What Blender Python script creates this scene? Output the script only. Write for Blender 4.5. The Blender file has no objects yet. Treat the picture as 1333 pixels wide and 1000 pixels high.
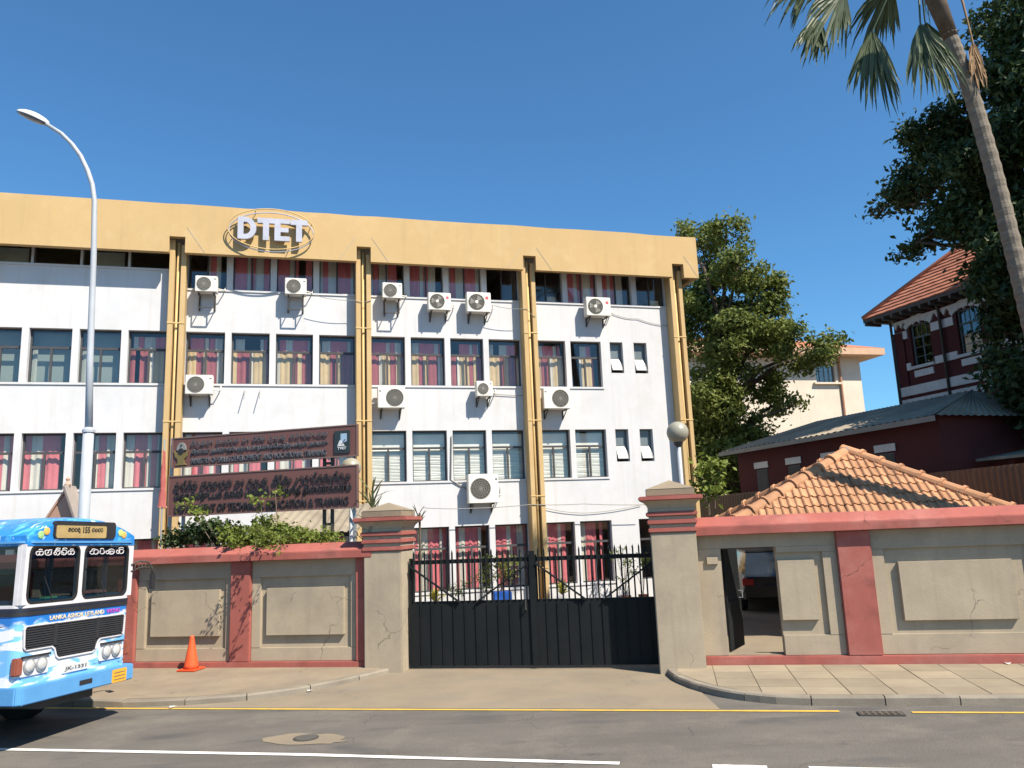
import bpy, bmesh, math, random
from mathutils import Vector, Matrix
R = math.radians
random.seed(7)
scene = bpy.context.scene
col = scene.collection

# ------------------------------------------------------------------ camera
CAM_H, F_PX = 2.6, 1012.7
PITCH, ROLL = R(10.286), R(-2.31)
_f = Vector((0, math.cos(PITCH), math.sin(PITCH)))
_u = Vector((0, -math.sin(PITCH), math.cos(PITCH)))
_r = Vector((1, 0, 0))
CR = _r * math.cos(ROLL) + _u * math.sin(ROLL)
CU = -_r * math.sin(ROLL) + _u * math.cos(ROLL)
CO = Vector((0, 0, CAM_H))
cd = bpy.data.cameras.new('camera')
cd.sensor_width = 36.0
cd.lens = 36.0 * F_PX / 1333.0
cd.clip_start, cd.clip_end = 0.1, 3000
cam = bpy.data.objects.new('camera', cd)
col.objects.link(cam)
m = Matrix((CR, CU, -_f)).transposed().to_4x4()
m.translation = CO
cam.matrix_world = m
scene.camera = cam

# ------------------------------------------------------------------ sky and sun
SUN_AZ, SUN_EL = 47.0, 50.0            # degrees right of straight behind the camera, elevation
to_sun = Vector((math.sin(R(SUN_AZ)) * math.cos(R(SUN_EL)), -math.cos(R(SUN_AZ)) * math.cos(R(SUN_EL)), math.sin(R(SUN_EL))))
world = bpy.data.worlds.new('World')
scene.world = world
world.use_nodes = True
nt = world.node_tree
bg = nt.nodes['Background']
sky = nt.nodes.new('ShaderNodeTexSky')
sky.sky_type = 'NISHITA'
sky.sun_disc = False
sky.sun_elevation = R(SUN_EL)
sky.sun_rotation = math.atan2(to_sun.x, to_sun.y)
sky.altitude = 0
sky.air_density = 1.0
sky.dust_density = 0.5
sky.ozone_density = 10.0
tint = nt.nodes.new('ShaderNodeMix'); tint.data_type = 'RGBA'; tint.blend_type = 'MULTIPLY'
tint.inputs[0].default_value = 1.0; tint.inputs[7].default_value = (.77, 1.06, 1.04, 1)
nt.links.new(sky.outputs[0], tint.inputs[6]); nt.links.new(tint.outputs[2], bg.inputs[0])
bg.inputs[1].default_value = 0.094
sd = bpy.data.lights.new('sun', 'SUN')
sd.energy = 5.0
sd.angle = R(0.5)
sd.color = (1.0, 0.90, 0.76)
so = bpy.data.objects.new('sun', sd)
so.rotation_euler = to_sun.to_track_quat('Z', 'Y').to_euler()
col.objects.link(so)
vs = scene.view_settings
vs.view_transform = 'Standard'
vs.look = 'None'
vs.gamma = 1
vs.use_curve_mapping = False
vs.exposure = 0.85

# ------------------------------------------------------------------ pixel -> place helpers (1333 x 1000 photograph)
def ray(px, py):
    return CR * ((px - 666.5) / F_PX) - CU * ((py - 500) / F_PX) + _f
def ground(px, py, z=0.0):
    d = ray(px, py)
    return CO + d * ((z - CAM_H) / d.z)
def at(px, py, y):
    d = ray(px, py)
    return CO + d * (y / d.y)
class Frame:
    """A vertical plane through P, turned by angle: x along it, -y out of it towards the street."""
    def __init__(s, P, ang):
        s.P, s.ang = Vector((P[0], P[1], 0)), ang
        s.ex = Vector((math.cos(ang), math.sin(ang), 0))
        s.ey = Vector((-math.sin(ang), math.cos(ang), 0))
    def hit(s, px, py, off=0.0):
        d = ray(px, py)
        P0 = s.P - s.ey * off
        t = (P0 - CO).dot(s.ey) / d.dot(s.ey)
        q = CO + d * t
        return (q - P0).dot(s.ex), q.z
    def w(s, x, y, z):
        return s.P + s.ex * x + s.ey * y + Vector((0, 0, z))
    def inv(s, p):
        q = Vector(p) - s.P
        return Vector((q.dot(s.ex), q.dot(s.ey), p[2]))
FAC = Frame((0, 26.0), R(15.585))
WAL = Frame((0, 15.3), R(-11.107))
LOW = Frame((12.97, 24.0), R(-70.66))
RED = Frame((17.2, 34.0), R(-70.66))

# ------------------------------------------------------------------ materials
MATS = {}
def mat(name, c, c2=None, scale=2.0, rough=0.8, spec=0.25, metal=0.0, bump=0.0, bscale=60.0, streak=None, fine=0.06,
        stretch=(1, 1, 1), trans=0.0, rnd=0.0, lo=0.35, hi=0.7, dirt=None, crack=None, stain=None):
    """Noise-mottled surface. c, c2: base colours; streak=(colour, amount): run-off stains; dirt=(colour, amount): blotches."""
    if name in MATS: return MATS[name]
    mt = bpy.data.materials.new(name)
    mt.use_nodes = True
    N, L = mt.node_tree.nodes, mt.node_tree.links
    b = N['Principled BSDF']
    b.inputs['Roughness'].default_value = rough
    b.inputs['Specular IOR Level'].default_value = spec
    b.inputs['Metallic'].default_value = metal
    geo = N.new('ShaderNodeNewGeometry')
    def noise(sc, det=5, st=(1, 1, 1), rg=0.6):
        mp = N.new('ShaderNodeMapping'); mp.inputs['Scale'].default_value = st
        L.new(geo.outputs['Position'], mp.inputs['Vector'])
        n = N.new('ShaderNodeTexNoise'); n.inputs['Scale'].default_value = sc
        n.inputs['Detail'].default_value = det; n.inputs['Roughness'].default_value = rg
        L.new(mp.outputs[0], n.inputs['Vector'])
        return n.outputs['Fac']
    def ramp(f, a, z):
        r = N.new('ShaderNodeMapRange'); r.inputs[1].default_value = a; r.inputs[2].default_value = z
        r.clamp = True
        L.new(f, r.inputs[0]); return r.outputs[0]
    def mix(fac, a, bb, mode='MIX'):
        x = N.new('ShaderNodeMix'); x.data_type = 'RGBA'; x.blend_type = mode
        for s, v in ((x.inputs[0], fac), (x.inputs[6], a), (x.inputs[7], bb)):
            if hasattr(v, 'is_output'): L.new(v, s)
            elif isinstance(v, (int, float)): s.default_value = v
            else: s.default_value = (*v, 1)
        return x.outputs[2]
    def mul(f, k):
        x = N.new('ShaderNodeMath'); x.operation = 'MULTIPLY'; x.inputs[1].default_value = k
        L.new(f, x.inputs[0]); return x.outputs[0]
    if c2 is None: c2 = tuple(v * 0.82 for v in c)
    cc = mix(ramp(noise(scale, 6, stretch), lo, hi), c, c2)
    if fine:
        f = noise(bscale * 1.3, 3)
        cc = mix(mul(ramp(f, 0.3, 0.75), fine * 4), cc, tuple(v * 0.6 for v in c))
    if streak:
        f = noise(1.0, 4, (5.0, 5.0, 0.28), 0.65)
        cc = mix(mul(ramp(f, 0.52, 0.8), streak[1]), cc, streak[0])
    if dirt:
        f = noise(0.9, 8, (1, 1, 1), 0.7)
        cc = mix(mul(ramp(f, 0.5, 0.72), dirt[1]), cc, dirt[0])
    if stain:                     # dark oil and damp patches with soft irregular outlines
        f = noise(stain[2], 3, stain[3], 0.5)
        cc = mix(mul(ramp(f, 0.58, 0.70), stain[1]), cc, stain[0])
    if crack:                     # a few hairline cracks
        wob = N.new('ShaderNodeTexNoise'); wob.inputs['Scale'].default_value = 3.0; wob.inputs['Detail'].default_value = 4
        L.new(geo.outputs['Position'], wob.inputs['Vector'])
        vm = N.new('ShaderNodeVectorMath'); vm.operation = 'MULTIPLY_ADD'; vm.inputs[1].default_value = (.5, .5, .5)
        L.new(wob.outputs['Color'], vm.inputs[0]); L.new(geo.outputs['Position'], vm.inputs[2])
        vo = N.new('ShaderNodeTexVoronoi'); vo.feature = 'DISTANCE_TO_EDGE'; vo.inputs['Scale'].default_value = crack[2]
        L.new(vm.outputs[0], vo.inputs['Vector'])
        line = ramp(vo.outputs['Distance'], .012 * crack[2], .002)
        gate_ = ramp(noise(.8, 2), .50, .58)
        mm_ = N.new('ShaderNodeMath'); mm_.operation = 'MULTIPLY'; L.new(line, mm_.inputs[0]); L.new(gate_, mm_.inputs[1])
        cc = mix(mul(mm_.outputs[0], crack[1]), cc, crack[0])
    if rnd:
        oi = N.new('ShaderNodeObjectInfo')
        r = N.new('ShaderNodeMapRange'); r.inputs[3].default_value = 1 - rnd; r.inputs[4].default_value = 1 + rnd
        L.new(oi.outputs['Random'], r.inputs[0])
        hs = N.new('ShaderNodeHueSaturation'); L.new(r.outputs[0], hs.inputs['Value']); L.new(cc, hs.inputs['Color'])
        cc = hs.outputs[0]
    L.new(cc, b.inputs['Base Color'])
    if bump:
        bm_ = N.new('ShaderNodeBump'); bm_.inputs['Strength'].default_value = bump; bm_.inputs['Distance'].default_value = 0.02
        L.new(noise(bscale, 4), bm_.inputs['Height']); L.new(bm_.outputs[0], b.inputs['Normal'])
    if trans:
        t = N.new('ShaderNodeBsdfTranslucent'); L.new(cc, t.inputs[0])
        ms = N.new('ShaderNodeMixShader'); ms.inputs[0].default_value = trans
        L.new(b.outputs[0], ms.inputs[1]); L.new(t.outputs[0], ms.inputs[2])
        L.new(ms.outputs[0], N['Material Output'].inputs[0])
    MATS[name] = mt
    return mt
def glass_mat(name, tint=(0.93, 0.94, 0.94), refl=.09, rough=0.03):
    if name in MATS: return MATS[name]
    mt = bpy.data.materials.new(name); mt.use_nodes = True
    N, L = mt.node_tree.nodes, mt.node_tree.links
    N.remove(N['Principled BSDF'])
    tr = N.new('ShaderNodeBsdfTransparent'); tr.inputs[0].default_value = (*tint, 1)
    gl = N.new('ShaderNodeBsdfGlossy'); gl.inputs['Roughness'].default_value = rough
    lw = N.new('ShaderNodeLayerWeight'); lw.inputs[0].default_value = .5
    pw = N.new('ShaderNodeMath'); pw.operation = 'POWER'; pw.inputs[1].default_value = 4.0
    L.new(lw.outputs['Facing'], pw.inputs[0])
    mx = N.new('ShaderNodeMath'); mx.operation = 'MULTIPLY_ADD'; mx.inputs[1].default_value = .9; mx.inputs[2].default_value = refl; mx.use_clamp = True
    L.new(pw.outputs[0], mx.inputs[0])
    ms = N.new('ShaderNodeMixShader')
    L.new(mx.outputs[0], ms.inputs[0]); L.new(tr.outputs[0], ms.inputs[1]); L.new(gl.outputs[0], ms.inputs[2])
    L.new(ms.outputs[0], N['Material Output'].inputs[0])
    MATS[name] = mt
    return mt

m_white = mat('white_wall', (.56, .565, .58), (.52, .53, .55), 0.8, .85, bump=.08, bscale=25, streak=((.40, .37, .32), .38), fine=.02, dirt=((.43, .425, .41), .45))
m_yellow = mat('yellow_paint', (.49, .345, .165), (.455, .32, .155), 0.7, .8, bump=.1, bscale=25, streak=((.36, .25, .13), .35), fine=.03, dirt=((.60, .47, .28), .3))
m_soffit = mat('grey_soffit', (.42, .40, .36), scale=1.5, rough=.9)
m_pipe = mat('yellow_pipe', (.62, .44, .20), (.52, .36, .16), 3, .6)
m_frame = mat('dark_window_frame', (.07, .07, .075), scale=3, rough=.5)
m_frame_grey = mat('grey_window_frame', (.13, .15, .16), scale=3, rough=.5)
m_glass = glass_mat('window_glass')
m_glass_grey = glass_mat('grey_window_glass', (.70, .75, .74), .12)
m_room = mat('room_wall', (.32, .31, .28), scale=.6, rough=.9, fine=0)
m_pink = mat('pink_curtain', (.82, .24, .27), (.74, .20, .23), 4, .9, trans=.25, fine=.02)
m_cream = mat('cream_curtain', (.80, .77, .68), (.74, .70, .60), 4, .9, trans=.25, fine=.02)
m_tan = mat('tan_curtain', (.70, .54, .30), (.62, .46, .25), 4, .9, trans=.2, fine=.02)
m_maroon = mat('maroon_curtain', (.40, .12, .12), (.32, .10, .10), 4, .9, trans=.15, fine=.02)
m_blind = mat('white_blind', (.78, .77, .70), scale=2, rough=.7, fine=0)
m_paper = mat('paper_stack', (.70, .62, .45), (.55, .45, .30), 12, .9)
m_grey_plaster = mat('grey_plaster', (.40, .335, .245), (.33, .275, .20), 1.3, .92, bump=.12, bscale=30, streak=((.20, .17, .14), .35), fine=.06, dirt=((.22, .195, .16), .5), crack=((.12, .10, .08), .7, .55))
m_red_paint = mat('red_wall_paint', (.36, .11, .088), (.28, .085, .07), 1.4, .85, bump=.12, bscale=45, streak=((.2, .07, .06), .3), fine=.05, dirt=((.43, .2, .17), .5), stain=((.16, .06, .05), .5, 1.7, (1, 1, 1)), crack=((.10, .04, .035), .7, .6))
m_black_paint = mat('black_gate_paint', (.009, .012, .013), (.014, .016, .017), 2, .6, spec=.15, fine=.05, dirt=((.03, .028, .025), .25))
m_asphalt = mat('asphalt', (.158, .144, .125), (.102, .094, .085), 0.55, .95, bump=.5, bscale=38, fine=.2, stretch=(.7, 2.4, 1), dirt=((.21, .185, .15), .5), stain=((.075, .072, .07), .75, 1.1, (.55, 1.6, 1)), crack=((.06, .058, .055), .6, .5))
m_apron = mat('apron_concrete', (.265, .215, .15), (.205, .17, .125), 0.8, .95, bump=.3, bscale=90, fine=.08, dirt=((.17, .155, .13), .45), stain=((.20, .18, .15), .5, 1.3, (.6, 1.3, 1)), crack=((.12, .11, .09), .5, .5))
m_pave = mat('pavement_concrete', (.285, .23, .16), (.21, .17, .125), 1.1, .95, bump=.3, bscale=80, fine=.08, dirt=((.17, .15, .12), .5), crack=((.10, .09, .07), .6, .6))
m_slab = mat('paving_slab', (.30, .25, .175), (.235, .195, .14), 1.4, .93, bump=.25, bscale=80, fine=.07, rnd=.13, dirt=((.2, .17, .13), .45))
m_kerb = mat('kerb_stone', (.27, .235, .185), (.19, .165, .135), 2, .95, bump=.4, bscale=60, fine=.1, rnd=.08)
m_earth = mat('earth', (.22, .18, .13), (.15, .125, .09), 0.5, .97, bump=.3, bscale=30)
m_yline = mat('yellow_line_paint', (.62, .40, .07), (.40, .29, .10), 6, .85, fine=.1, lo=.45, hi=.75)
m_wline = mat('white_line_paint', (.74, .72, .68), (.5, .48, .45), 6, .85, fine=.1, lo=.5, hi=.8)
m_brown_sign = mat('brown_sign_board', (.16, .072, .06), (.14, .06, .052), 1.2, .5, spec=.4)
m_letter = mat('black_lettering', (.035, .035, .04), scale=5, rough=.4)
m_letter_grey = mat('grey_lettering', (.10, .11, .13), scale=5, rough=.4)
m_steel = mat('galvanised_steel', (.42, .43, .44), (.34, .35, .36), 3, .5, metal=.5)
m_dark_steel = mat('dark_steel', (.07, .065, .06), scale=4, rough=.6)
m_acwhite = mat('ac_casing', (.74, .72, .66), (.66, .63, .56), 3, .55, streak=((.5, .42, .3), .3))
m_acdark = mat('ac_fan_dark', (.06, .06, .055), scale=6, rough=.6)
m_acgrey = mat('ac_guard_grey', (.30, .29, .26), scale=6, rough=.6)
m_badge = mat('red_badge', (.62, .12, .16), scale=6, rough=.5)
m_silver = mat('silver_letter', (.46, .47, .54), scale=3, rough=.45, metal=.2)
m_leaf_a = mat('leaf_olive', (.19, .22, .05), (.09, .13, .03), .55, .6, spec=.3, trans=.3, fine=.05)
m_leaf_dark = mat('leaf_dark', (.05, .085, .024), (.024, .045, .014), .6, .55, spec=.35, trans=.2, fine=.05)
m_leaf_bright = mat('leaf_bright', (.20, .24, .045), (.10, .15, .03), 2.5, .55, trans=.35, fine=.05)
m_leaf_palm = mat('leaf_palm', (.07, .095, .035), (.035, .055, .02), 1.5, .45, spec=.5, trans=.15, fine=.03)
m_leaf_dead = mat('leaf_dead', (.34, .22, .12), (.24, .15, .08), 3, .8, trans=.1)
m_yellow_leaf = mat('leaf_yellow', (.42, .36, .04), (.22, .25, .04), 4, .6, trans=.3)
m_bark = mat('bark', (.13, .10, .075), (.07, .055, .04), 3, .95, bump=.6, bscale=25)
m_palm_bark = mat('palm_bark', (.22, .19, .15), (.13, .11, .09), 2.2, .95, bump=.5, bscale=20, stretch=(1, 1, 5))
m_tile = mat('clay_tile', (.47, .25, .135), (.36, .18, .095), 2.5, .85, bump=.25, bscale=50, rnd=.18, dirt=((.14, .09, .06), .5))
m_redroof = None
m_brick = mat('dark_red_wall', (.095, .027, .026), (.075, .023, .023), .9, .9, bump=.2, bscale=40)
m_lime = mat('white_trim', (.62, .61, .60), (.5, .5, .5), 1.5, .85, streak=((.3, .3, .3), .3))
m_corr = mat('grey_corrugated', (.33, .285, .215), (.18, .155, .12), .8, .8, streak=((.08, .075, .07), .4))
m_brownfence = mat('brown_sheet_metal', (.13, .085, .055), (.09, .06, .04), 1.2, .6)
m_cream_wall = mat('cream_far_wall', (.62, .55, .45), (.55, .48, .39), .7, .9, streak=((.4, .35, .28), .3))
m_peach = mat('peach_gable', (.52, .32, .23), (.46, .28, .2), 1.5, .9)
m_cone = mat('cone_orange', (.72, .10, .03), (.6, .085, .03), 5, .55)
m_lampgrey = mat('lamp_post_grey', (.40, .43, .47), (.33, .36, .39), 2, .5, spec=.4, streak=((.25, .24, .22), .3))
m_globe = mat('frosted_globe', (.33, .315, .25), (.26, .245, .19), 3, .35, spec=.5)
m_rubber = mat('black_rubber', (.02, .02, .021), scale=6, rough=.85)

# ------------------------------------------------------------------ mesh helpers
class MB:
    def __init__(s): s.v, s.f = [], []
    def add(s, vs_, fs):
        n = len(s.v); s.v += [tuple(p) for p in vs_]; s.f += [tuple(i + n for i in f) for f in fs]; return s
    def hexa(s, p):
        return s.add(p, [(0, 3, 2, 1), (4, 5, 6, 7), (0, 1, 5, 4), (1, 2, 6, 5), (2, 3, 7, 6), (3, 0, 4, 7)])
    def box(s, x0, x1, y0, y1, z0, z1):
        return s.hexa([(x0, y0, z0), (x1, y0, z0), (x1, y1, z0), (x0, y1, z0), (x0, y0, z1), (x1, y0, z1), (x1, y1, z1), (x0, y1, z1)])
    def beam(s, a, b, w, h=None, up=(0, 0, 1)):
        a, b = Vector(a), Vector(b); h = h or w
        d = (b - a).normalized(); sd_ = d.cross(Vector(up))
        if sd_.length < 1e-3: sd_ = d.cross(Vector((0, 1, 0)))
        sd_.normalize(); u = sd_.cross(d)
        sd_ *= w / 2; u *= h / 2
        return s.hexa([a - sd_ - u, a + sd_ - u, a + sd_ + u, a - sd_ + u, b - sd_ - u, b + sd_ - u, b + sd_ + u, b - sd_ + u])
    def prism(s, poly, y0, y1):                     # poly in (x, z), counter-clockwise seen from -y
        n = len(poly)
        vs_ = [(x, y0, z) for x, z in poly] + [(x, y1, z) for x, z in poly]
        return s.add(vs_, [tuple(range(n)), tuple(range(2 * n - 1, n - 1, -1))] + [(i, i + n, (i + 1) % n + n, (i + 1) % n) for i in range(n)])
    def slab(s, poly, z0, z1):                      # poly in (x, y), counter-clockwise from above
        n = len(poly)
        vs_ = [(x, y, z0) for x, y in poly] + [(x, y, z1) for x, y in poly]
        return s.add(vs_, [tuple(range(n - 1, -1, -1)), tuple(range(n, 2 * n))] + [(i, (i + 1) % n, (i + 1) % n + n, i + n) for i in range(n)])
    def tube(s, pts, r, n=8, cap=True, loop=False):
        pts = [Vector(p) for p in pts]; k = len(pts)
        rr = r if isinstance(r, (list, tuple)) else [r] * k
        base = len(s.v); ref = None
        for i, p in enumerate(pts):
            if loop: d = pts[(i + 1) % k] - pts[i - 1]
            else: d = pts[min(i + 1, k - 1)] - pts[max(i - 1, 0)]
            d = d.normalized() if d.length > 1e-9 else Vector((0, 0, 1))
            if ref is None:
                ref = d.cross(Vector((0, 0, 1)))
                if ref.length < 1e-2: ref = d.cross(Vector((0, 1, 0)))
            ref = (ref - d * ref.dot(d))
            ref = ref.normalized() if ref.length > 1e-6 else d.orthogonal().normalized()
            b2 = d.cross(ref)
            for j in range(n):
                a = 2 * math.pi * (j + .5) / n
                s.v.append(tuple(p + (ref * math.cos(a) + b2 * math.sin(a)) * rr[i]))
        for i in range(k if loop else k - 1):
            for j in range(n):
                a0 = base + i * n; a1 = base + ((i + 1) % k) * n
                s.f.append((a0 + j, a0 + (j + 1) % n, a1 + (j + 1) % n, a1 + j))
        if cap and not loop:
            s.f.append(tuple(base + j for j in range(n - 1, -1, -1)))
            s.f.append(tuple(base + (k - 1) * n + j for j in range(n)))
        return s
    def lathe(s, prof, n=16, c=(0, 0, 0), axis='z'):
        base = len(s.v)
        for r_, h in prof:
            for j in range(n):
                a = 2 * math.pi * j / n
                x, y = r_ * math.cos(a), r_ * math.sin(a)
                p = (x, y, h) if axis == 'z' else (x, -h, y)
                s.v.append((c[0] + p[0], c[1] + p[1], c[2] + p[2]))
        k = len(prof)
        for i in range(k - 1):
            for j in range(n):
                s.f.append((base + i * n + j, base + i * n + (j + 1) % n, base + (i + 1) * n + (j + 1) % n, base + (i + 1) * n + j))
        s.f.append(tuple(base + j for j in range(n - 1, -1, -1)))
        s.f.append(tuple(base + (k - 1) * n + j for j in range(n)))
        return s
    def ring(s, x0, x1, z0, z1, xi0, xi1, zi0, zi1, y0, y1):   # rectangular border as four butted boxes
        s.box(x0, x1, y0, y1, z0, zi0); s.box(x0, x1, y0, y1, zi1, z1)
        s.box(x0, xi0, y0, y1, zi0, zi1); s.box(xi1, x1, y0, y1, zi0, zi1); return s
    def mesh(s, name, mt, bevel=0, smooth=False):
        me = bpy.data.meshes.new(name)
        me.from_pydata(s.v, [], s.f)
        bm = bmesh.new(); bm.from_mesh(me)
        bmesh.ops.recalc_face_normals(bm, faces=bm.faces)
        if bevel: bmesh.ops.bevel(bm, geom=bm.edges[:], offset=bevel, segments=2, affect='EDGES', clamp_overlap=True)
        if smooth:
            for f in bm.faces: f.smooth = True
        bm.to_mesh(me); bm.free()
        if mt: me.materials.append(mt)
        return me
    def build(s, name, mt, parent=None, bevel=0, smooth=False):
        return put(name, s.mesh(name, mt, bevel, smooth), parent)
def put(name, me, parent=None, loc=None, rot=None):
    o = bpy.data.objects.new(name, me); col.objects.link(o)
    if parent: o.parent = parent
    if loc is not None: o.location = loc
    if rot is not None: o.rotation_euler = rot
    return o
def tag(o, label, cat, group=None, kind=None):
    if label: o['label'] = label
    if cat: o['category'] = cat
    if group: o['group'] = group
    if kind: o['kind'] = kind
    return o
def thing(name, label, cat, loc=(0, 0, 0), rotz=0.0, group=None):
    o = bpy.data.objects.new(name, None); col.objects.link(o)
    o.location = loc; o.rotation_euler = (0, 0, rotz); o.empty_display_size = .2
    return tag(o, label, cat, group)
def struct(name, me):
    o = put(name, me); o['kind'] = 'structure'; return o
def text_mesh(body, mt, size=1.0, extrude=0.02, offset=0.0, spacing=1.0, width=None, height=None):
    c = bpy.data.curves.new('lettering', 'FONT'); c.body = body; c.size = size; c.extrude = extrude
    c.offset = offset; c.space_character = spacing; c.resolution_u = 2
    o = bpy.data.objects.new('lettering', c); col.objects.link(o)
    bpy.context.view_layer.update()
    me = bpy.data.meshes.new_from_object(o.evaluated_get(bpy.context.evaluated_depsgraph_get()))
    bpy.data.objects.remove(o); bpy.data.curves.remove(c)
    xs = [v.co.x for v in me.vertices]; ys = [v.co.y for v in me.vertices]
    kx = width / (max(xs) - min(xs)) if width else 1
    ky = height / (max(ys) - min(ys)) if height else 1
    x0, y0 = min(xs), min(ys)
    for v in me.vertices:                            # stand it up: x along, z up, front towards -y
        x, y, z = v.co; v.co = ((x - x0) * kx, -z, (y - y0) * ky)
    me.materials.clear(); me.materials.append(mt); me.name = 'lettering'
    return me

# ------------------------------------------------------------------ ground, road, pavements
b = MB(); b.add([(-900, -900, -.2), (900, -900, -.2), (900, 900, -.2), (-900, 900, -.2)], [(0, 1, 2, 3)])
struct('ground', b.mesh('ground', m_earth))
def rd(x, off=0.0):              # yellow line / road edge direction
    return 12.36 - 0.1877 * (x + .2) + off
b = MB(); b.add([(-60, rd(-60, 1.5), -.12), (60, rd(60, 1.5), -.12), (60, rd(60, -13), -.12), (-60, rd(-60, -13), -.12)], [(3, 2, 1, 0)])
struct('road', b.mesh('road', m_asphalt))
def strip(pts, w, z):
    b = MB(); k = len(pts)
    for i, (x, y) in enumerate(pts):
        a = pts[max(i - 1, 0)]; c = pts[min(i + 1, k - 1)]
        d = Vector((c[0] - a[0], c[1] - a[1])).normalized(); n = Vector((-d.y, d.x)) * w / 2
        jw = 1 + random.uniform(-.12, .12)
        b.v += [(x - n.x * jw, y - n.y * jw, z), (x + n.x * jw, y + n.y * jw, z)]
    b.f = [(2 * i, 2 * i + 2, 2 * i + 3, 2 * i + 1) for i in range(k - 1)]
    return b
def fine_line(a, c, n):
    return [(a[0] + (c[0] - a[0]) * i / n, a[1] + (c[1] - a[1]) * i / n) for i in range(n + 1)]
o = struct('yellow_road_line', strip(fine_line((-30, rd(-30)), (4.35, rd(4.35, -.05)), 120), .085, -.112).mesh('yellow_road_line', m_yline))
o = struct('yellow_road_line', strip(fine_line((5.25, rd(5.25, -.1)), (30, rd(30, -.1)), 80), .085, -.112).mesh('yellow_road_line', m_yline))
o = struct('white_road_line', strip(fine_line((-30, 16.0), (-7.15, 11.23), 60) + fine_line((-7.1, 11.22), (-2.73, 10.36), 20) + fine_line((-2.6, 10.33), (1.05, 9.5), 20), .1, -.112).mesh('white_road_line', m_wline))
for a, c in (((2.05, 9.26), (2.62, 9.14)), ((3.05, 9.06), (5.4, 8.58)), ((6.3, 8.42), (9.0, 7.9))):
    struct('white_road_dash', strip(fine_line(a, c, 8), .12, -.112).mesh('white_road_dash', m_wline))
# road patch round a manhole cover
man = ground(395, 963, -.12)
ang = R(-10.6)
pts = []
for i in range(26):
    t = 2 * math.pi * i / 26
    r1 = .62 * (1 + random.uniform(-.16, .12)); r2 = .2 * (1 + random.uniform(-.2, .15))
    x, y = r1 * math.cos(t), r2 * math.sin(t) * 1.5
    pts.append((man.x + x * math.cos(ang) - y * math.sin(ang), man.y + x * math.sin(ang) + y * math.cos(ang), -.114))
b = MB(); b.add(pts, [tuple(range(26))])
struct('road_patch', b.mesh('road_patch', m_apron))
t = thing('manhole_cover', 'small dark manhole cover in a pale patch of the asphalt', 'manhole', (man.x + .02, man.y + .05, -.113), ang)
b = MB(); b.lathe([(.17, 0), (.17, .006), (.155, .009)], 24); b.build('rim', m_dark_steel, t)
b = MB(); b.lathe([(.14, .006), (.14, .012), (.13, .013)], 24)
b.build('lid', mat('manhole_iron', (.10, .095, .085), scale=8, rough=.7), t)

# pavement outlines: kerb foot points on the road
kl = [(-40, rd(-40, .2)), (-20, rd(-20, .2)), (-12, rd(-12, .2)), (-9.5, rd(-9.5, .2)), (-8.0, rd(-8, .2)), (-6.65, 13.6), (-5.6, 13.58), (-4.7, 13.72), (-3.95, 14.1), (-3.3, 14.75), (-2.85, 15.3), (-2.5, 15.82)]
kr = [(2.6, 14.75), (2.52, 14.35), (2.55, 13.8), (2.7, 13.25), (2.92, 12.75), (3.19, 12.38), (3.6, 12.05), (4.15, 11.84), (5.0, 11.68), (6.0, 11.53), (6.88, 11.38), (8.0, 11.17), (9.2, 10.94), (10.4, 10.72), (20, 8.92), (40, 5.17)]
def wallpt(u, off): p = WAL.w(u, -off, 0); return (p.x, p.y)
def inset(pl, d):
    out = []
    for i, p in enumerate(pl):
        a = Vector(pl[max(i - 1, 0)]); c = Vector(pl[min(i + 1, len(pl) - 1)])
        t_ = (c - a).normalized(); out.append((p[0] - t_.y * d, p[1] + t_.x * d))
    return out
kli, kri = inset(kl, .14), inset(kr, .14)
b = MB(); b.slab([*kli, wallpt(-2.45, -.3), wallpt(-45, -.3)], -.3, -.004)
left_pave = struct('left_pavement', b.mesh('left_pavement', m_pave))
b = MB(); b.slab([*kri, wallpt(44, -.3), wallpt(2.55, -.3)], -.3, -.010)
right_pave = struct('right_pavement', b.mesh('right_pavement', m_pave))
def kerbs(pl, parent, ztop, piece=.95):
    # walk the outline and lay one stone after another
    pts = [Vector(p) for p in pl]; ins = [Vector(p) for p in inset(pl, .14)]
    def pos(arr, s):
        acc = 0
        for i in range(len(pts) - 1):
            L_ = (pts[i + 1] - pts[i]).length
            if acc + L_ >= s: k = (s - acc) / L_; return arr[i].lerp(arr[i + 1], k)
            acc += L_
        return arr[-1].copy()
    total = sum((pts[i + 1] - pts[i]).length for i in range(len(pts) - 1))
    s = 0
    while s < total - .1:
        e = min(s + piece * random.uniform(.9, 1.1), total)
        near = pos(pts, (s + e) / 2)
        if abs(near.x) < 12:
            g = .008; dz = random.uniform(-.008, .008); k = 4
            b = MB(); top = ztop + dz
            for i in range(k + 1):
                q = s + g + (e - s - 2 * g) * i / k
                A, B = pos(pts, q), pos(ins, q); C_ = A.lerp(B, .14)
                b.v += [(A.x, A.y, -.25), (A.x, A.y, top - .025), (C_.x, C_.y, top), (B.x, B.y, top), (B.x, B.y, -.25)]
            for i in range(k):
                for j in range(4): b.f.append((5 * i + j, 5 * i + 5 + j, 5 * i + 6 + j, 5 * i + 1 + j))
            b.f += [(0, 1, 2, 3, 4), (5 * k + 4, 5 * k + 3, 5 * k + 2, 5 * k + 1, 5 * k)]
            b.build('kerb_stone', m_kerb, parent)
        s = e
kerbs(kl, left_pave, -.012, 1.1)
kerbs(kr, right_pave, .002)
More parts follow.
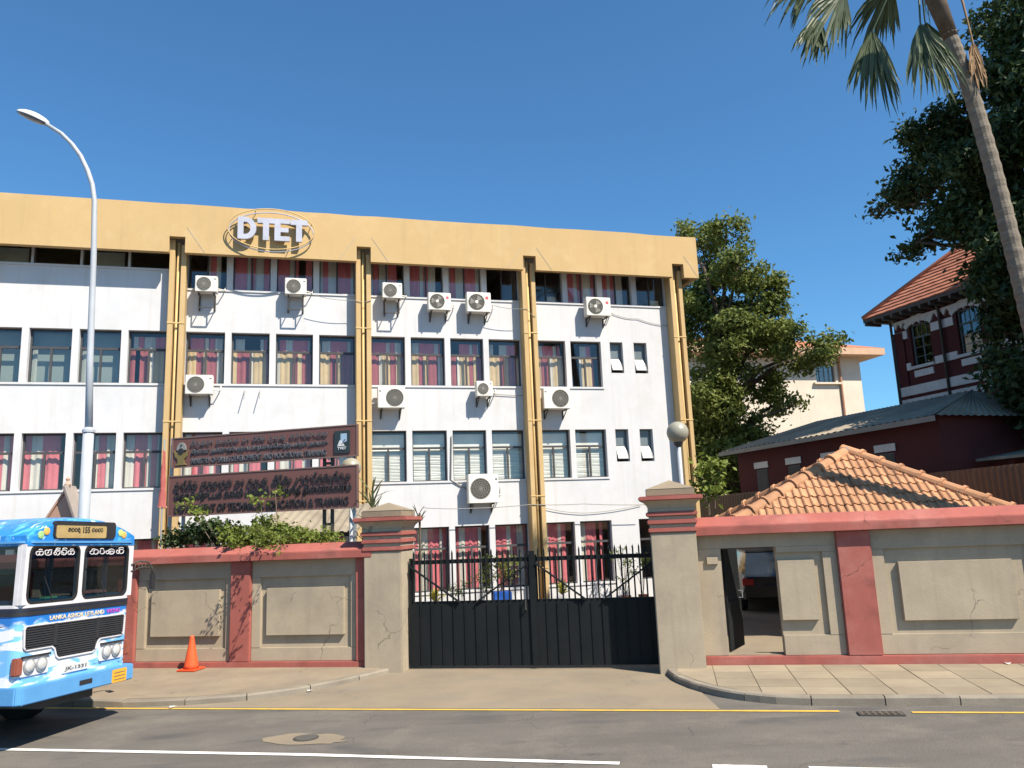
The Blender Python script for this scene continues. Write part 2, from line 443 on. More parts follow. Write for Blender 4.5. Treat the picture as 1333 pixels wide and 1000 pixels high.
# paving slabs on the right pavement, clipped to the kerb by a simple inside test
def inside(p, poly):
    c = False; j = len(poly) - 1
    for i in range(len(poly)):
        xi, yi = poly[i]; xj, yj = poly[j]
        if (yi > p[1]) != (yj > p[1]) and p[0] < (xj - xi) * (p[1] - yi) / (yj - yi) + xi: c = not c
        j = i
    return c
def clip(poly, a, n):            # keep the side where (p-a).n >= 0
    out = []
    for i in range(len(poly)):
        p, q = Vector(poly[i]), Vector(poly[(i + 1) % len(poly)])
        dp, dq = (p - a).dot(n), (q - a).dot(n)
        if dp >= 0: out.append(tuple(p))
        if (dp >= 0) != (dq >= 0): out.append(tuple(p + (q - p) * (dp / (dp - dq))))
    return out
region = [*kri, wallpt(44, .05), wallpt(2.55, .05)]
sw = .62
for i in range(3, 20):
    for j in range(0, 6):
        u0 = 2.2 + (i - 3) * sw + (.0 if j % 2 else .0); v0 = .03 + j * sw
        g = .0035
        q = [wallpt(u0 + g, v0 + sw - g), wallpt(u0 + sw - g, v0 + sw - g), wallpt(u0 + sw - g, v0 + g), wallpt(u0 + g, v0 + g)]
        for k in range(len(kri) - 1):
            a, c = Vector(kri[k]), Vector(kri[k + 1])
            mid = (a + c) / 2
            if min((Vector(p) - mid).length for p in q) < 1.8 or True:
                if k < 11 and q:
                    d = (c - a).normalized(); q = clip(q, a, Vector((-d.y, d.x)))
            if len(q) < 3: break
        if len(q) >= 3:
            cx = sum(p[0] for p in q) / len(q); cy = sum(p[1] for p in q) / len(q)
            ar = abs(sum(q[n][0] * q[(n + 1) % len(q)][1] - q[(n + 1) % len(q)][0] * q[n][1] for n in range(len(q)))) / 2
            if ar < .02 or not inside((cx, cy), region): continue
            tz = random.uniform(-.003, .003)
            MB().slab([(p[0] - cx, p[1] - cy) for p in q], -.05, tz).build('paving_slab', m_slab, right_pave, bevel=.004).location = (cx, cy, 0)
# driveway apron between the kerbs, rising to the gate
n = 14; b = MB()
for i in range(n + 1):
    x = -6.6 + 9.4 * i / n
    y0 = rd(x, .06)
    b.v += [(x, y0, -.117), (x, y0 + 1.2, -.112), (x, 17.5, -.075), (x, 40, -.075)]
for i in range(n):
    for j in range(3): b.f.append((4 * i + j, 4 * i + 4 + j, 4 * i + 5 + j, 4 * i + 1 + j))
struct('driveway', b.mesh('driveway', m_apron, smooth=True))
b = MB(); b.add([(*wallpt(-45, -.2), -.09), (*wallpt(44, -.2), -.09), (60, 70, -.09), (-45, 70, -.09)], [(0, 1, 2, 3)])
struct('compound_ground', b.mesh('compound_ground', m_apron))
# gully grate
gp = ground(1146, 930, -.12)
t = thing('drain_grate', 'rusty iron drain grate set in the gutter beside the broken kerb', 'drain', (gp.x, gp.y - .02, -.118), R(-10.6))
b = MB(); b.ring(-.29, .29, -.1, .1, -.26, .26, -.08, .08, 0, .02)
b.v = [(x, z, y) for x, y, z in b.v]; b.build('rim', m_dark_steel, t)
b = MB(); b.box(-.27, .27, -.085, .085, .0005, .003); b.build('pit_shade', m_rubber, t)  # thin black sheet stands in for the shade below the bars
for i in range(7):
    MB().box(-.245 + i * .0817 - .014, -.245 + i * .0817 + .014, -.08, .08, .004, .022).build('bar', mat('grate_iron', (.13, .105, .08), scale=12, rough=.8), t)
MB().box(-.26, .26, -.012, .012, .005, .0235).build('cross_bar', MATS['grate_iron'], t)
# litter
for px, py, s_ in ((1312, 864, .09), (1020, 893, .07), (225, 921, .06), (403, 900, .05)):
    p = ground(px, py, -.0 if py < 880 else -.1)
    zz = .006 if py < 880 else -.088
    b = MB(); b.add([(-s_, -s_ * .4, 0), (s_, -s_ * .5, .01), (s_ * .8, s_ * .5, .002), (-s_ * .7, s_ * .4, .015)], [(0, 1, 2, 3)])
    where = {1312: 'at the foot of the red plinth', 1020: 'on the driveway beside the rounded kerb', 225: 'in the gutter by the yellow line', 403: 'on the worn pavement by the grey wall'}[px]
    tag(put('paper_scrap', b.mesh('paper_scrap', m_wline), None, (p.x, p.y, zz), (0, 0, random.random())), 'crumpled white scrap of paper ' + where, 'litter', 'scraps of litter')

# ------------------------------------------------------------------ boundary walls, pillars, gate
def wall_panel(t, x0, x1, z0, z1, ix0, ix1, iz0, iz1, rx0, rx1, rz0, rz1):
    MB().ring(x0, x1, z0, z1, ix0, ix1, iz0, iz1, .08, .16).build('panel_border', m_grey_plaster, t, bevel=.008)
    MB().box(rx0, rx1, .06, .16, rz0, rz1).build('raised_panel', m_grey_plaster, t, bevel=.008)
def coping(t, x0, x1, zb, zf, zt, name='coping'):
    # front band zb..zf, then a slope back to the ridge zt
    prof = [(-.13, zb), (-.13, zf), (.1, zt), (.22, zt), (.43, zf), (.43, zb)]
    b = MB(); nseg = max(1, int((x1 - x0) / 1.2))
    for i in range(nseg + 1):
        x = x0 + (x1 - x0) * i / nseg
        b.v += [(x, y, z + random.uniform(-.004, .004)) for y, z in prof]
    for i in range(nseg):
        for j in range(6): b.f.append((6 * i + j, 6 * i + (j + 1) % 6, 6 * i + 6 + (j + 1) % 6, 6 * i + 6 + j))
    b.f += [tuple(range(6)), tuple(6 * nseg + j for j in range(5, -1, -1))]
    b.build(name, m_red_paint, t, bevel=.01)
wl = thing('boundary_wall', 'low grey and red panelled boundary wall behind the traffic cone and bus', 'wall', WAL.P, WAL.ang)
MB().box(-34, -3.0, .14, .32, -.2, 2.1).build('wall_body', m_grey_plaster, wl)
coping(wl, -34, -2.95, 2.09, 2.24, 2.40)
MB().box(-34, -3.1, -.01, .141, -.2, .10).build('plinth', m_red_paint, wl, bevel=.012)
posts = [(-6.08, -5.64), (-8.72, -8.28), (-11.35, -10.9), (-3.34, -3.0)]
for a, c in posts:
    MB().box(a, c, 0, .142, .101, 2.092).build('post', m_red_paint, wl, bevel=.012)
for a, c in ((-8.28, -6.08), (-5.64, -3.34), (-10.9, -8.72)):
    wall_panel(wl, a + .003, c - .003, .103, 2.088, a + .2, c - .14, .36, 1.75, a + .34, c - .28, .6, 1.53)
MB().box(-34, -11.36, .08, .141, .103, 2.088).build('wall_face', m_grey_plaster, wl)

wr = thing('boundary_wall', 'grey and red panelled boundary wall with a door opening and drain below', 'wall', WAL.P, WAL.ang)
for x0, x1, z0, z1 in ((3.2, 3.76, -.2, 2.3), (3.761, 4.729, 2.03, 2.3), (3.761, 4.729, -.2, .12), (4.73, 24, -.2, 2.3)):
    MB().box(x0, x1, .14, .36, z0, z1).build('wall_body', m_grey_plaster, wr)
coping(wr, 3.3, 24, 2.27, 2.43, 2.60)
MB().box(3.34, 24, -.012, .141, -.2, .135).build('plinth', m_red_paint, wr, bevel=.015)
for a, c in ((5.77, 6.34), (11.1, 11.66), (16.4, 17)):
    MB().box(a, c, 0, .142, .136, 2.272).build('post', m_red_paint, wr, bevel=.015)
# first bay, cut by the door
MB().box(4.731, 5.767, .08, .141, 2.03, 2.268).build('panel_border', m_grey_plaster, wr)
MB().box(3.342, 4.729, .08, .141, 2.031, 2.268).build('panel_border', m_grey_plaster, wr)
b = MB(); b.box(4.731, 5.767, .08, .141, .14, .48); b.box(4.731, 5.767, .08, .141, 1.92, 2.029); b.box(5.52, 5.767, .08, .141, .481, 1.919)
b.build('panel_border', m_grey_plaster, wr, bevel=.006)
MB().box(3.342, 3.758, .08, .141, .14, 2.029).build('panel_border', m_grey_plaster, wr, bevel=.006)
MB().box(4.733, 5.37, .05, .15, .74, 1.78).build('raised_panel', m_grey_plaster, wr, bevel=.008)
MB().box(3.5, 3.7, .03, .12, 1.75, 1.88).build('door_hinge_block', m_grey_plaster, wr, bevel=.006)
wall_panel(wr, 6.343, 11.097, .14, 2.268, 6.55, 8.85, .48, 1.93, 6.76, 8.58, .70, 1.70)
wall_panel(wr, 11.663, 16.397, .14, 2.268, 11.9, 16.1, .48, 1.93, 12.1, 15.9, .70, 1.70)
MB().box(3.75, 4.74, .12, .4, .121, .15).build('threshold', m_pave, wr)
wl['kind'] = wr['kind'] = 'thing'
# open black door leaf, hinged on the left jamb and swung inwards
t = thing('side_door', 'black metal door leaf swung open inside the wall opening', 'door', WAL.w(3.80, .36, 0), WAL.ang + R(70))
MB().box(0, .92, -.02, .02, .16, 2.0).build('leaf', m_black_paint, t, bevel=.004)
MB().box(.05, .87, -.035, -.021, .95, 1.03).build('rail', m_black_paint, t)
b = MB(); b.tube([(.82, -.02, 1.05), (.82, -.08, 1.05), (.82, -.08, 1.18), (.82, -.02, 1.18)], .012); b.build('handle', m_steel, t)

def pillar(u0, u1, off, dz, label):
    w = u1 - u0; dp = .8
    t = thing('gate_pillar', label, 'pillar', WAL.w((u0 + u1) / 2, -off + dp / 2, 0), WAL.ang, 'gate pillars')
    h, d = w / 2, dp / 2
    def ringbox(e, z0, z1, name, mt, bv=.012):
        MB().box(-h - e, h + e, -d - e, d + e, z0, z1).build(name, mt, t, bevel=bv)
    zt = 2.20 + dz
    ringbox(0, -.2, zt, 'shaft', m_grey_plaster, .02)
    z = zt
    for k in range(3):
        ringbox(.028 + .012 * k, z, z + .085, 'moulding_band', m_red_paint, .016); z += .085
        ringbox(.0 + .008 * k, z, z + .06, 'neck', m_grey_plaster, .004); z += .06
    # flared cap
    z1 = z + .14
    b = MB()
    prof = [(.01, z), (.03, z + .05), (.075, z + .1), (.14, z1)]
    for e, zz in prof: b.v += [(-h - e, -d - e, zz), (h + e, -d - e, zz), (h + e, d + e, zz), (-h - e, d + e, zz)]
    for i in range(3):
        for j in range(4): b.f.append((4 * i + j, 4 * i + (j + 1) % 4, 4 * i + 4 + (j + 1) % 4, 4 * i + 4 + j))
    b.f += [(3, 2, 1, 0), (12, 13, 14, 15)]
    b.build('flared_cap', m_grey_plaster, t)
    ringbox(.165, z1, z1 + .085, 'cap_slab', m_red_paint, .018)
    z2 = z1 + .085; e = .03
    ringbox(e, z2, z2 + .13, 'cap_block', m_pave, .012)
    z3 = z2 + .13
    b = MB(); b.add([(-h - e, -d - e, z3), (h + e, -d - e, z3), (h + e, d + e, z3), (-h - e, d + e, z3), (0, 0, z3 + .17)], [(3, 2, 1, 0), (0, 1, 4), (1, 2, 4), (2, 3, 4), (3, 0, 4)])
    b.build('pyramid_top', m_pave, t)
    return t
pillar(-3.12, -2.34, .12, .0, 'grey gate pillar with red bands beside the brown signboards')
pillar(2.52, 3.34, .33, .16, 'grey gate pillar with red bands beside the door opening')

# gate leaves
bar_me = None
def gate_leaf(u0, u1, label, off):
    global bar_me
    w = u1 - u0
    t = thing('gate_leaf', label, 'gate', WAL.w(u0, -off, 0), WAL.ang, 'black metal gate leaves')
    zb, zs = -.03, 1.13
    npan = 11; pw = w / npan
    pm = None
    for i in range(npan):
        if pm is None:
            b = MB(); b.box(.0, pw + .006, -.012, .0, zb, zs); b.box(-.002, .016, -.030, -.0165, zb + .02, zs - .01)
            pm = b.mesh('panel', m_black_paint)
        put('panel', pm, t, (i * pw, .0022 * (i % 2), 0))
    MB().box(-.0, .06, .001, .06, zb, 2.02).build('stile', m_black_paint, t)
    MB().box(w - .06, w, .001, .06, zb, 2.02).build('stile', m_black_paint, t)
    for z in (zs, 1.93):
        MB().box(.0601, w - .0601, .002, .055, z - .03, z + .05).build('rail', m_black_paint, t)
    nb = int(w / .115)
    if bar_me is None:
        b = MB(); b.box(-.015, .015, -.012, .012, zs + .051, 2.1); b.add([(-.015, -.012, 2.1), (.015, -.012, 2.1), (.015, .012, 2.1), (-.015, .012, 2.1), (0, 0, 2.17)], [(3, 2, 1, 0), (0, 1, 4), (1, 2, 4), (2, 3, 4), (3, 0, 4)])
        bar_me = b.mesh('bar', m_black_paint)
    for i in range(nb):
        put('bar', bar_me, t, (.1 + (w - .2) * i / (nb - 1), -.013, random.uniform(-.008, .008)))
    for a, c in (((.04, 1.86), (w * .42, zs + .03)), ((w - .04, 1.86), (w * .56, zs + .03))):
        MB().beam((a[0], -.045, a[1]), (c[0], -.045, c[1]), .03, .055, up=(0, 1, 0)).build('brace', m_black_paint, t)
    return t
g1 = gate_leaf(-2.30, .18, 'black gate leaf hinged to the pillar by the signboards', -.25)
g2 = gate_leaf(.23, 2.60, 'black gate leaf hinged to the pillar by the door opening', -.25)
b = MB(); b.box(2.45, 2.56, -.05, -.032, -.03, 2.10); b.build('meeting_post', m_black_paint, g1)
b = MB(); b.tube([(2.36, -.02, 1.0), (2.36, -.09, 1.0), (2.36, -.09, 1.16), (2.36, -.02, 1.16)], .012); b.build('handle', m_dark_steel, g1)

# ------------------------------------------------------------------ office building
ob = thing('office_building', 'white four storey office block with yellow parapet and pilasters', 'building', FAC.P, FAC.ang)
CW, PER = .48, 5.6
cols = [-16.43 - PER, -16.43, -10.83, -5.23, .37, 5.97]
ROWS = {1: (10.25, 11.62), 2: (7.23, 8.87), 3: (4.10, 5.75), 4: (.62, 2.64)}
WGAP = .19
b = MB()
for c in cols: b.box(c, c + CW, 0, .3, -.3, 12.2)
bays = [(cols[i] + CW, cols[i + 1]) for i in range(5)]
wins = []                          # (bay, row, x0, x1, z0, z1, small)
for bi, (x0, x1) in enumerate(bays):
    ww = (x1 - x0 - 3 * WGAP) / 4
    lv = [-.3]
    for r_ in (4, 3, 2, 1):
        z0, z1 = ROWS[r_]
        if r_ == 1 and bi < 2: z0 = 10.84
        b.box(x0, x1, 0, .3, lv[-1], z0)
        lv.append(z1)
        if bi == 4 and r_ != 1:
            for k in range(2):
                wins.append((bi, r_, x0 + k * (ww + WGAP), x0 + k * (ww + WGAP) + ww, z0, z1, 0))
            b.box(x0 + ww, x0 + ww + WGAP, 0, .3, z0, z1)
            xs = x0 + 2 * ww + WGAP
            if r_ == 4:
                b.box(xs, 4.32, 0, .3, z0, z1); b.box(5.3, x1, 0, .3, z0, z1)
                wins.append((bi, r_, 4.32, 5.3, z0, z1, 0))
            else:
                zz = z0 + .52
                b.box(xs, 3.66, 0, .3, z0, z1); b.box(4.15, 4.58, 0, .3, z0, z1); b.box(5.08, x1, 0, .3, z0, z1)
                b.box(3.66, 4.15, 0, .3, z0, zz); b.box(4.58, 5.08, 0, .3, z0, zz)
                wins += [(bi, r_, 3.66, 4.15, zz, z1, 1), (bi, r_, 4.58, 5.08, zz, z1, 1)]
        else:
            for k in range(4):
                wins.append((bi, r_, x0 + k * (ww + WGAP), x0 + k * (ww + WGAP) + ww, z0, z1, 0))
            if not (r_ == 1 and bi < 2):
                for k in range(3): b.box(x0 + ww + k * (ww + WGAP), x0 + (k + 1) * (ww + WGAP), 0, .3, z0, z1)
            else:
                for k in range(3): b.box(x0 + ww + k * (ww + WGAP) + .06, x0 + (k + 1) * (ww + WGAP) - .06, .12, .3, z0, z1)
    b.box(x0, x1, 0, .3, 11.62, 12.2)
b.build('facade_wall', m_white, ob)
for bi, (x0, x1) in enumerate(bays):
    for r_ in (1, 2, 3, 4):
        z0 = ROWS[r_][0]
        if r_ == 1 and bi < 2: z0 = 10.84
        xe = x1 - .003 if not (bi == 4 and r_ != 1) else x0 + 2.5
        MB().box(x0 + .003, xe, -.035, .15, z0 - .06, z0 + .004).build('sill', m_white, ob)
b = MB(); b.box(6.451, 6.453 + .2, .0, 13, -.3, 12.2); b.box(cols[0] - .3, cols[0] - .002, 0, 13, -.3, 12.2); b.box(cols[0], 6.45, 12.7, 13, -.3, 12.2)
b.build('side_wall', m_white, ob)
b = MB()
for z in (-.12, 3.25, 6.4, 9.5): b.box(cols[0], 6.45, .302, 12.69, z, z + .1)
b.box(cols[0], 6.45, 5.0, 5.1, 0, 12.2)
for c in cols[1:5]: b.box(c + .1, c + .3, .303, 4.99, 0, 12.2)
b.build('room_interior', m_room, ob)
MB().box(cols[0] - .3, 6.65, -.05, 13, 12.201, 12.4).build('roof', m_soffit, ob)
# parapet with a notch over each pilaster
pts = [(cols[0] - 1, 11.17)]
for c in cols: pts += [(c + .01, 11.17), (c + .01, 11.67), (c + .46, 11.67), (c + .46, 11.17)]
pts += [(7.02, 11.17), (7.02, 12.73)]
xx = 6.0
while xx > cols[0] - .9:
    pts.append((xx, 12.73 + random.uniform(-.02, .015))); xx -= random.uniform(.5, 1.6)
pts.append((cols[0] - 1, 12.73))
MB().prism(pts, -.70, -.50).build('parapet', m_yellow, ob)
MB().box(cols[0] - 1, 7.0, -.499, -.001, 11.9, 12.2).build('soffit', m_soffit, ob)
MB().box(6.82, 7.019, -.499, .8, 11.171, 12.7).build('parapet_return', m_yellow, ob)
for c in cols[1:]:
    for s_, x_ in ((1, c + .5), (-1, c - .02)):
        if s_ < 0 and c not in (cols[4], cols[3]): continue
        b = MB(); b.beam((x_ + s_ * .0, -.702, 11.98), (x_ + s_ * .52, -.702, 11.2), .012, .012, up=(0, 1, 0))
        b.build('parapet_joint', m_soffit, ob)
for c in cols:
    p = MB(); p.box(c, c + .15, -.45, -.002, -.25, 11.66); p.box(c + .33, c + .48, -.45, -.002, -.25, 11.5); p.box(c + .151, c + .329, -.2, -.003, -.25, 11.6)
    po = p.build('pilaster', m_yellow, ob, bevel=.008)
    MB().tube([(c + .24, -.3, -.2), (c + .24, -.3, 11.6)], .048, 8).build('downpipe', m_pipe, po, smooth=True)
    for z in (1.2, 3.5, 6.0, 9.0):
        MB().box(c - .01, c + .49, -.465, -.44, z, z + .035).build('pipe_clamp', m_pipe, po)
# windows
frames = {}
def frame_mesh(w, h, kind):
    key = (round(w, 2), round(h, 2), kind)
    if key in frames: return frames[key]
    b = MB(); t_ = .05; y0, y1 = .17, .23
    if kind == 'tall':
        tz = h * .66
        b.ring(0, w, 0, h, t_, w - t_, t_, h - t_, y0, y1)
        b.box(t_, w - t_, y0, y1, tz - .035, tz + .035)
        b.box(w / 2 - .03, w / 2 + .03, y0, y1, t_, tz - .035)
    elif kind == 'short':
        b.ring(0, w, 0, h, t_ * .7, w - t_ * .7, t_ * .7, h - t_ * .7, y0, y1)
        b.box(w / 2 - .025, w / 2 + .025, y0, y1, t_ * .7, h - t_ * .7)
    elif kind == 'strip':
        b.ring(-.1, w + .1, 0, h, -.06, w + .06, .03, h - .03, y0, y1)
    else:
        tz = h * .5
        b.ring(0, w, 0, h, .035, w - .035, .035, h - .035, y0, y1)
        b.box(.035, w - .035, y0, y1, tz - .02, tz + .02)
    frames[key] = b.mesh('window', m_frame_grey if kind == 'small' else m_frame)
    return frames[key]
def wave(x0, x1, z0, z1, amp=.03):
    b = MB(); n = max(3, int((x1 - x0) / .035))
    ph = random.random() * 6
    for i in range(n + 1):
        x = x0 + (x1 - x0) * i / n
        y = .36 + amp * math.sin(x * 38 + ph) * .5 + amp * .5 * math.sin(x * 17 + ph)
        b.v += [(x, y, z0), (x, y + random.uniform(-.01, .01), z1)]
    b.f = [(2 * i, 2 * i + 2, 2 * i + 3, 2 * i + 1) for i in range(n)]
    return b
PAT = {'P': [(m_pink, .17), (m_cream, .26), (m_pink, .42), (m_cream, .12)],
       'T': [(m_tan, .13), (m_maroon, .30), (m_cream, .10), (m_tan, .32), (m_maroon, .16)]}
def drapes(w_, pat, x0, x1, z0, z1, start):
    seq = PAT[pat]; x = x0; k = start
    while x < x1 - .02:
        m_, ww_ = seq[k % len(seq)]
        e = min(x + ww_ * random.uniform(.8, 1.25), x1)
        if random.random() > .06:
            wave(x, e, z0, z1).build('curtain', m_, w_, smooth=True)
        x = e + random.uniform(0, .012); k += 1
kinds = {(1, 2): 'PPPP', (1, 3): 'PPPE', (1, 4): 'SPPS', (2, 1): 'GGGT', (2, 0): 'GGGG', (2, 2): 'TTTT', (2, 3): 'TTTT', (2, 4): 'THE', (3, 0): 'PPPP', (3, 1): 'PPPP', (3, 2): 'PPPP',
         (3, 3): 'BBBB', (3, 4): 'BB', (4, 0): 'PPPP', (4, 1): 'PPPP', (4, 2): 'PPPP', (4, 3): 'PPPP', (4, 4): 'PPE', (1, 0): 'NNNN', (1, 1): 'NNNN'}
cnt = {}
for bi, r_, x0, x1, z0, z1, small in wins:
    w, h = x1 - x0, z1 - z0
    i = cnt.get((bi, r_), 0); cnt[(bi, r_)] = i + 1
    seqk = kinds[(r_, bi)]
    code = 'Q' if small else seqk[min(i, len(seqk) - 1)]
    kd = 'small' if small else ('strip' if r_ == 1 and bi < 2 else ('short' if r_ == 1 else 'tall'))
    wo = put('window', frame_mesh(w, h, kd), ob, (x0, 0, z0))
    gm = mat('frosted_pane', (.15, .18, .195), scale=3, rough=.25, spec=.5, fine=0) if code == 'Q' else m_glass_grey if code in 'GN' else m_glass
    def pane(a, c, d, e, tilt=0):
        b = MB(); b.add([(a, .2, d), (c, .2, d), (c, .2, e), (a, .2, e)], [(0, 1, 2, 3)]); b.build('pane', gm, wo)
    if kd == 'tall':
        tz = h * .66
        pane(.05, w - .05, tz + .035, h - .05); pane(.05, w / 2 - .03, .05, tz - .035); pane(w / 2 + .03, w - .05, .05, tz - .035)
    elif kd == 'short':
        if code != 'E': pane(.035, w / 2 - .025, .035, h - .035)
        pane(w / 2 + .025, w - .035, .035, h - .035)
    elif kd == 'strip':
        pane(-.06, w + .06, .03, h - .03)
    else:
        pane(.035, w - .035, h * .5 + .02, h - .035)
        # top-hung sash pushed open
        s_ = MB().ring(.04, w - .04, 0, h * .46, .075, w - .075, .035, h * .46 - .035, -.015, .015)
        so_ = s_.build('sash', m_frame_grey, wo)
        so_.location = (0, .2, h * .04)
        hz = h * .46
        so_.rotation_euler = (R(0), 0, 0)
        mm = Matrix.Translation((0, .19, h * .04 + hz)) @ Matrix.Rotation(R(-24), 4, 'X') @ Matrix.Translation((0, 0, -hz))
        so_.matrix_local = mm
        MB().add([(.075, 0, .035), (w - .075, 0, .035), (w - .075, 0, hz - .035), (.075, 0, hz - .035)], [(0, 1, 2, 3)]).build('pane', gm, so_)
    if code == 'P':
        drapes(wo, 'P', .0, w - (.0 if random.random() < .6 else .2), .02, h + .1, random.randrange(4))
    elif code == 'T':
        drapes(wo, 'T', .0, w, .02, h * .66, random.randrange(5))
        drapes(wo, 'P', .1, w - .1, h * .66, h - .12, random.randrange(4))
    elif code == 'H':
        drapes(wo, 'T', .42, w * .85, .02, h * .66, 2); drapes(wo, 'P', .3, w - .25, h * .66, h - .1, 0)
    elif code == 'B':
        b = MB(); n = 22
        for k in range(n):
            z = .06 + (h * .62) * k / n
            dz = random.uniform(-.006, .006) if random.random() < .8 else -.02
            b.hexa([(.03, .30, z + dz), (w - .03, .30, z + dz * .5), (w - .03, .325, z + .036), (.03, .325, z + .036), (.03, .303, z + dz + .003), (w - .03, .303, z + .003), (w - .03, .328, z + .039), (.03, .328, z + .039)])
        b.build('blind', m_blind, wo)
        MB().box(.03, w - .03, .31, .318, h * .66, h - .1).build('blind', m_blind, wo)
    elif code == 'G':
        wave(.02, .16, .02, h * .64, .02).build('curtain', m_cream, wo, smooth=True)
        MB().box(.0, w, .50, .53, -.1, h * .98).build('window_backing', mat('grey_green_reflection', (.42, .46, .43), scale=.8), wo)  # added panel; its pale tone stands in for light reflected in the glass
    elif code == 'S':
        for k in range(7):
            MB().box(.66 + random.uniform(-.03, .03), .66 + random.uniform(.3, .4), .35, .55, .01 + k * .045, .05 + k * .045).build('paper_bundle', m_paper, wo)
    elif code == 'N' and i % 2 == 0:
        MB().box(.1, w * .9, .5, .52, .02, h * .8).build('window_backing', m_blind, wo)

# DTET sign on the parapet
SG = Frame(FAC.w(0, -.70, 0), FAC.ang)
cx, cz = SG.hit(354, 303)
ax = (SG.hit(410, 303)[0] - SG.hit(297, 303)[0]) / 2
az = (SG.hit(354, 277)[1] - SG.hit(354, 329)[1]) / 2
t = thing('rooftop_sign', 'silver raised DTET letters inside an oval ring on the yellow parapet', 'sign', SG.w(cx, 0, cz), SG.ang)
for k, (y, dz, sc) in enumerate(((-.2, .04, 1.0), (-.16, -.05, .97))):
    MB().tube([(ax * sc * math.cos(2 * math.pi * i / 48), y, dz + az * sc * math.sin(2 * math.pi * i / 48)) for i in range(48)], .018, 6, loop=True).build('ring', m_silver if k else m_pipe, t, smooth=True)
for a in range(4):
    q = 2 * math.pi * a / 4 + .4
    MB().tube([(ax * math.cos(q), -.18, az * math.sin(q)), (ax * .97 * math.cos(q), 0.0, az * .97 * math.sin(q))], .012, 6).build('stay', m_dark_steel, t)
LH, LW = .72, .52
def letter(ch):
    if ch == 'T': return [[(0, LH), (0, LH - .17), (.17, LH - .17), (.17, 0), (.35, 0), (.35, LH - .17), (LW, LH - .17), (LW, LH)]]
    if ch == 'E': return [[(0, 0), (.46, 0), (.46, .15), (.18, .15), (.18, .29), (.42, .29), (.42, .43), (.18, .43), (.18, .57), (.46, .57), (.46, LH), (0, LH)]]
def arcp(cx_, cz_, rx, rz, a0, a1, n=10):
    return [(cx_ + rx * math.cos(R(a0 + (a1 - a0) * i / n)), cz_ + rz * math.sin(R(a0 + (a1 - a0) * i / n))) for i in range(n + 1)]
lx = SG.hit(310, 303)[0] - cx
for k, ch in enumerate('DTET'):
    b = MB()
    if ch == 'D':
        outer = arcp(.22, LH / 2, .33, LH / 2, -90, 90, 12); inner = arcp(.22, LH / 2, .16, LH / 2 - .16, -90, 90, 12)
        for i in range(12):
            b.prism([inner[i], outer[i], outer[i + 1], inner[i + 1]], -.24, -.14)
        b.prism([(0, 0), (.17, 0), (.17, LH), (0, LH)], -.24, -.14)
        b.prism([(.17, 0), (.22, 0), (.22, .16), (.17, .16)], -.24, -.14); b.prism([(.17, LH - .16), (.22, LH - .16), (.22, LH), (.17, LH)], -.24, -.14)
    else:
        b.prism(letter(ch)[0][::(-1 if ch == 'T' and False else 1)], -.24, -.14)
    o = b.build('letter', m_silver, t); o['label'] = 'raised letter ' + ch
    o.location = (lx + (0, .575, 1.09, 1.57)[k], 0, -LH / 2 + .02)
    MB().box(.2, .24, -.139, -.001, LH * .6, LH * .64).build('stud', m_dark_steel, o)

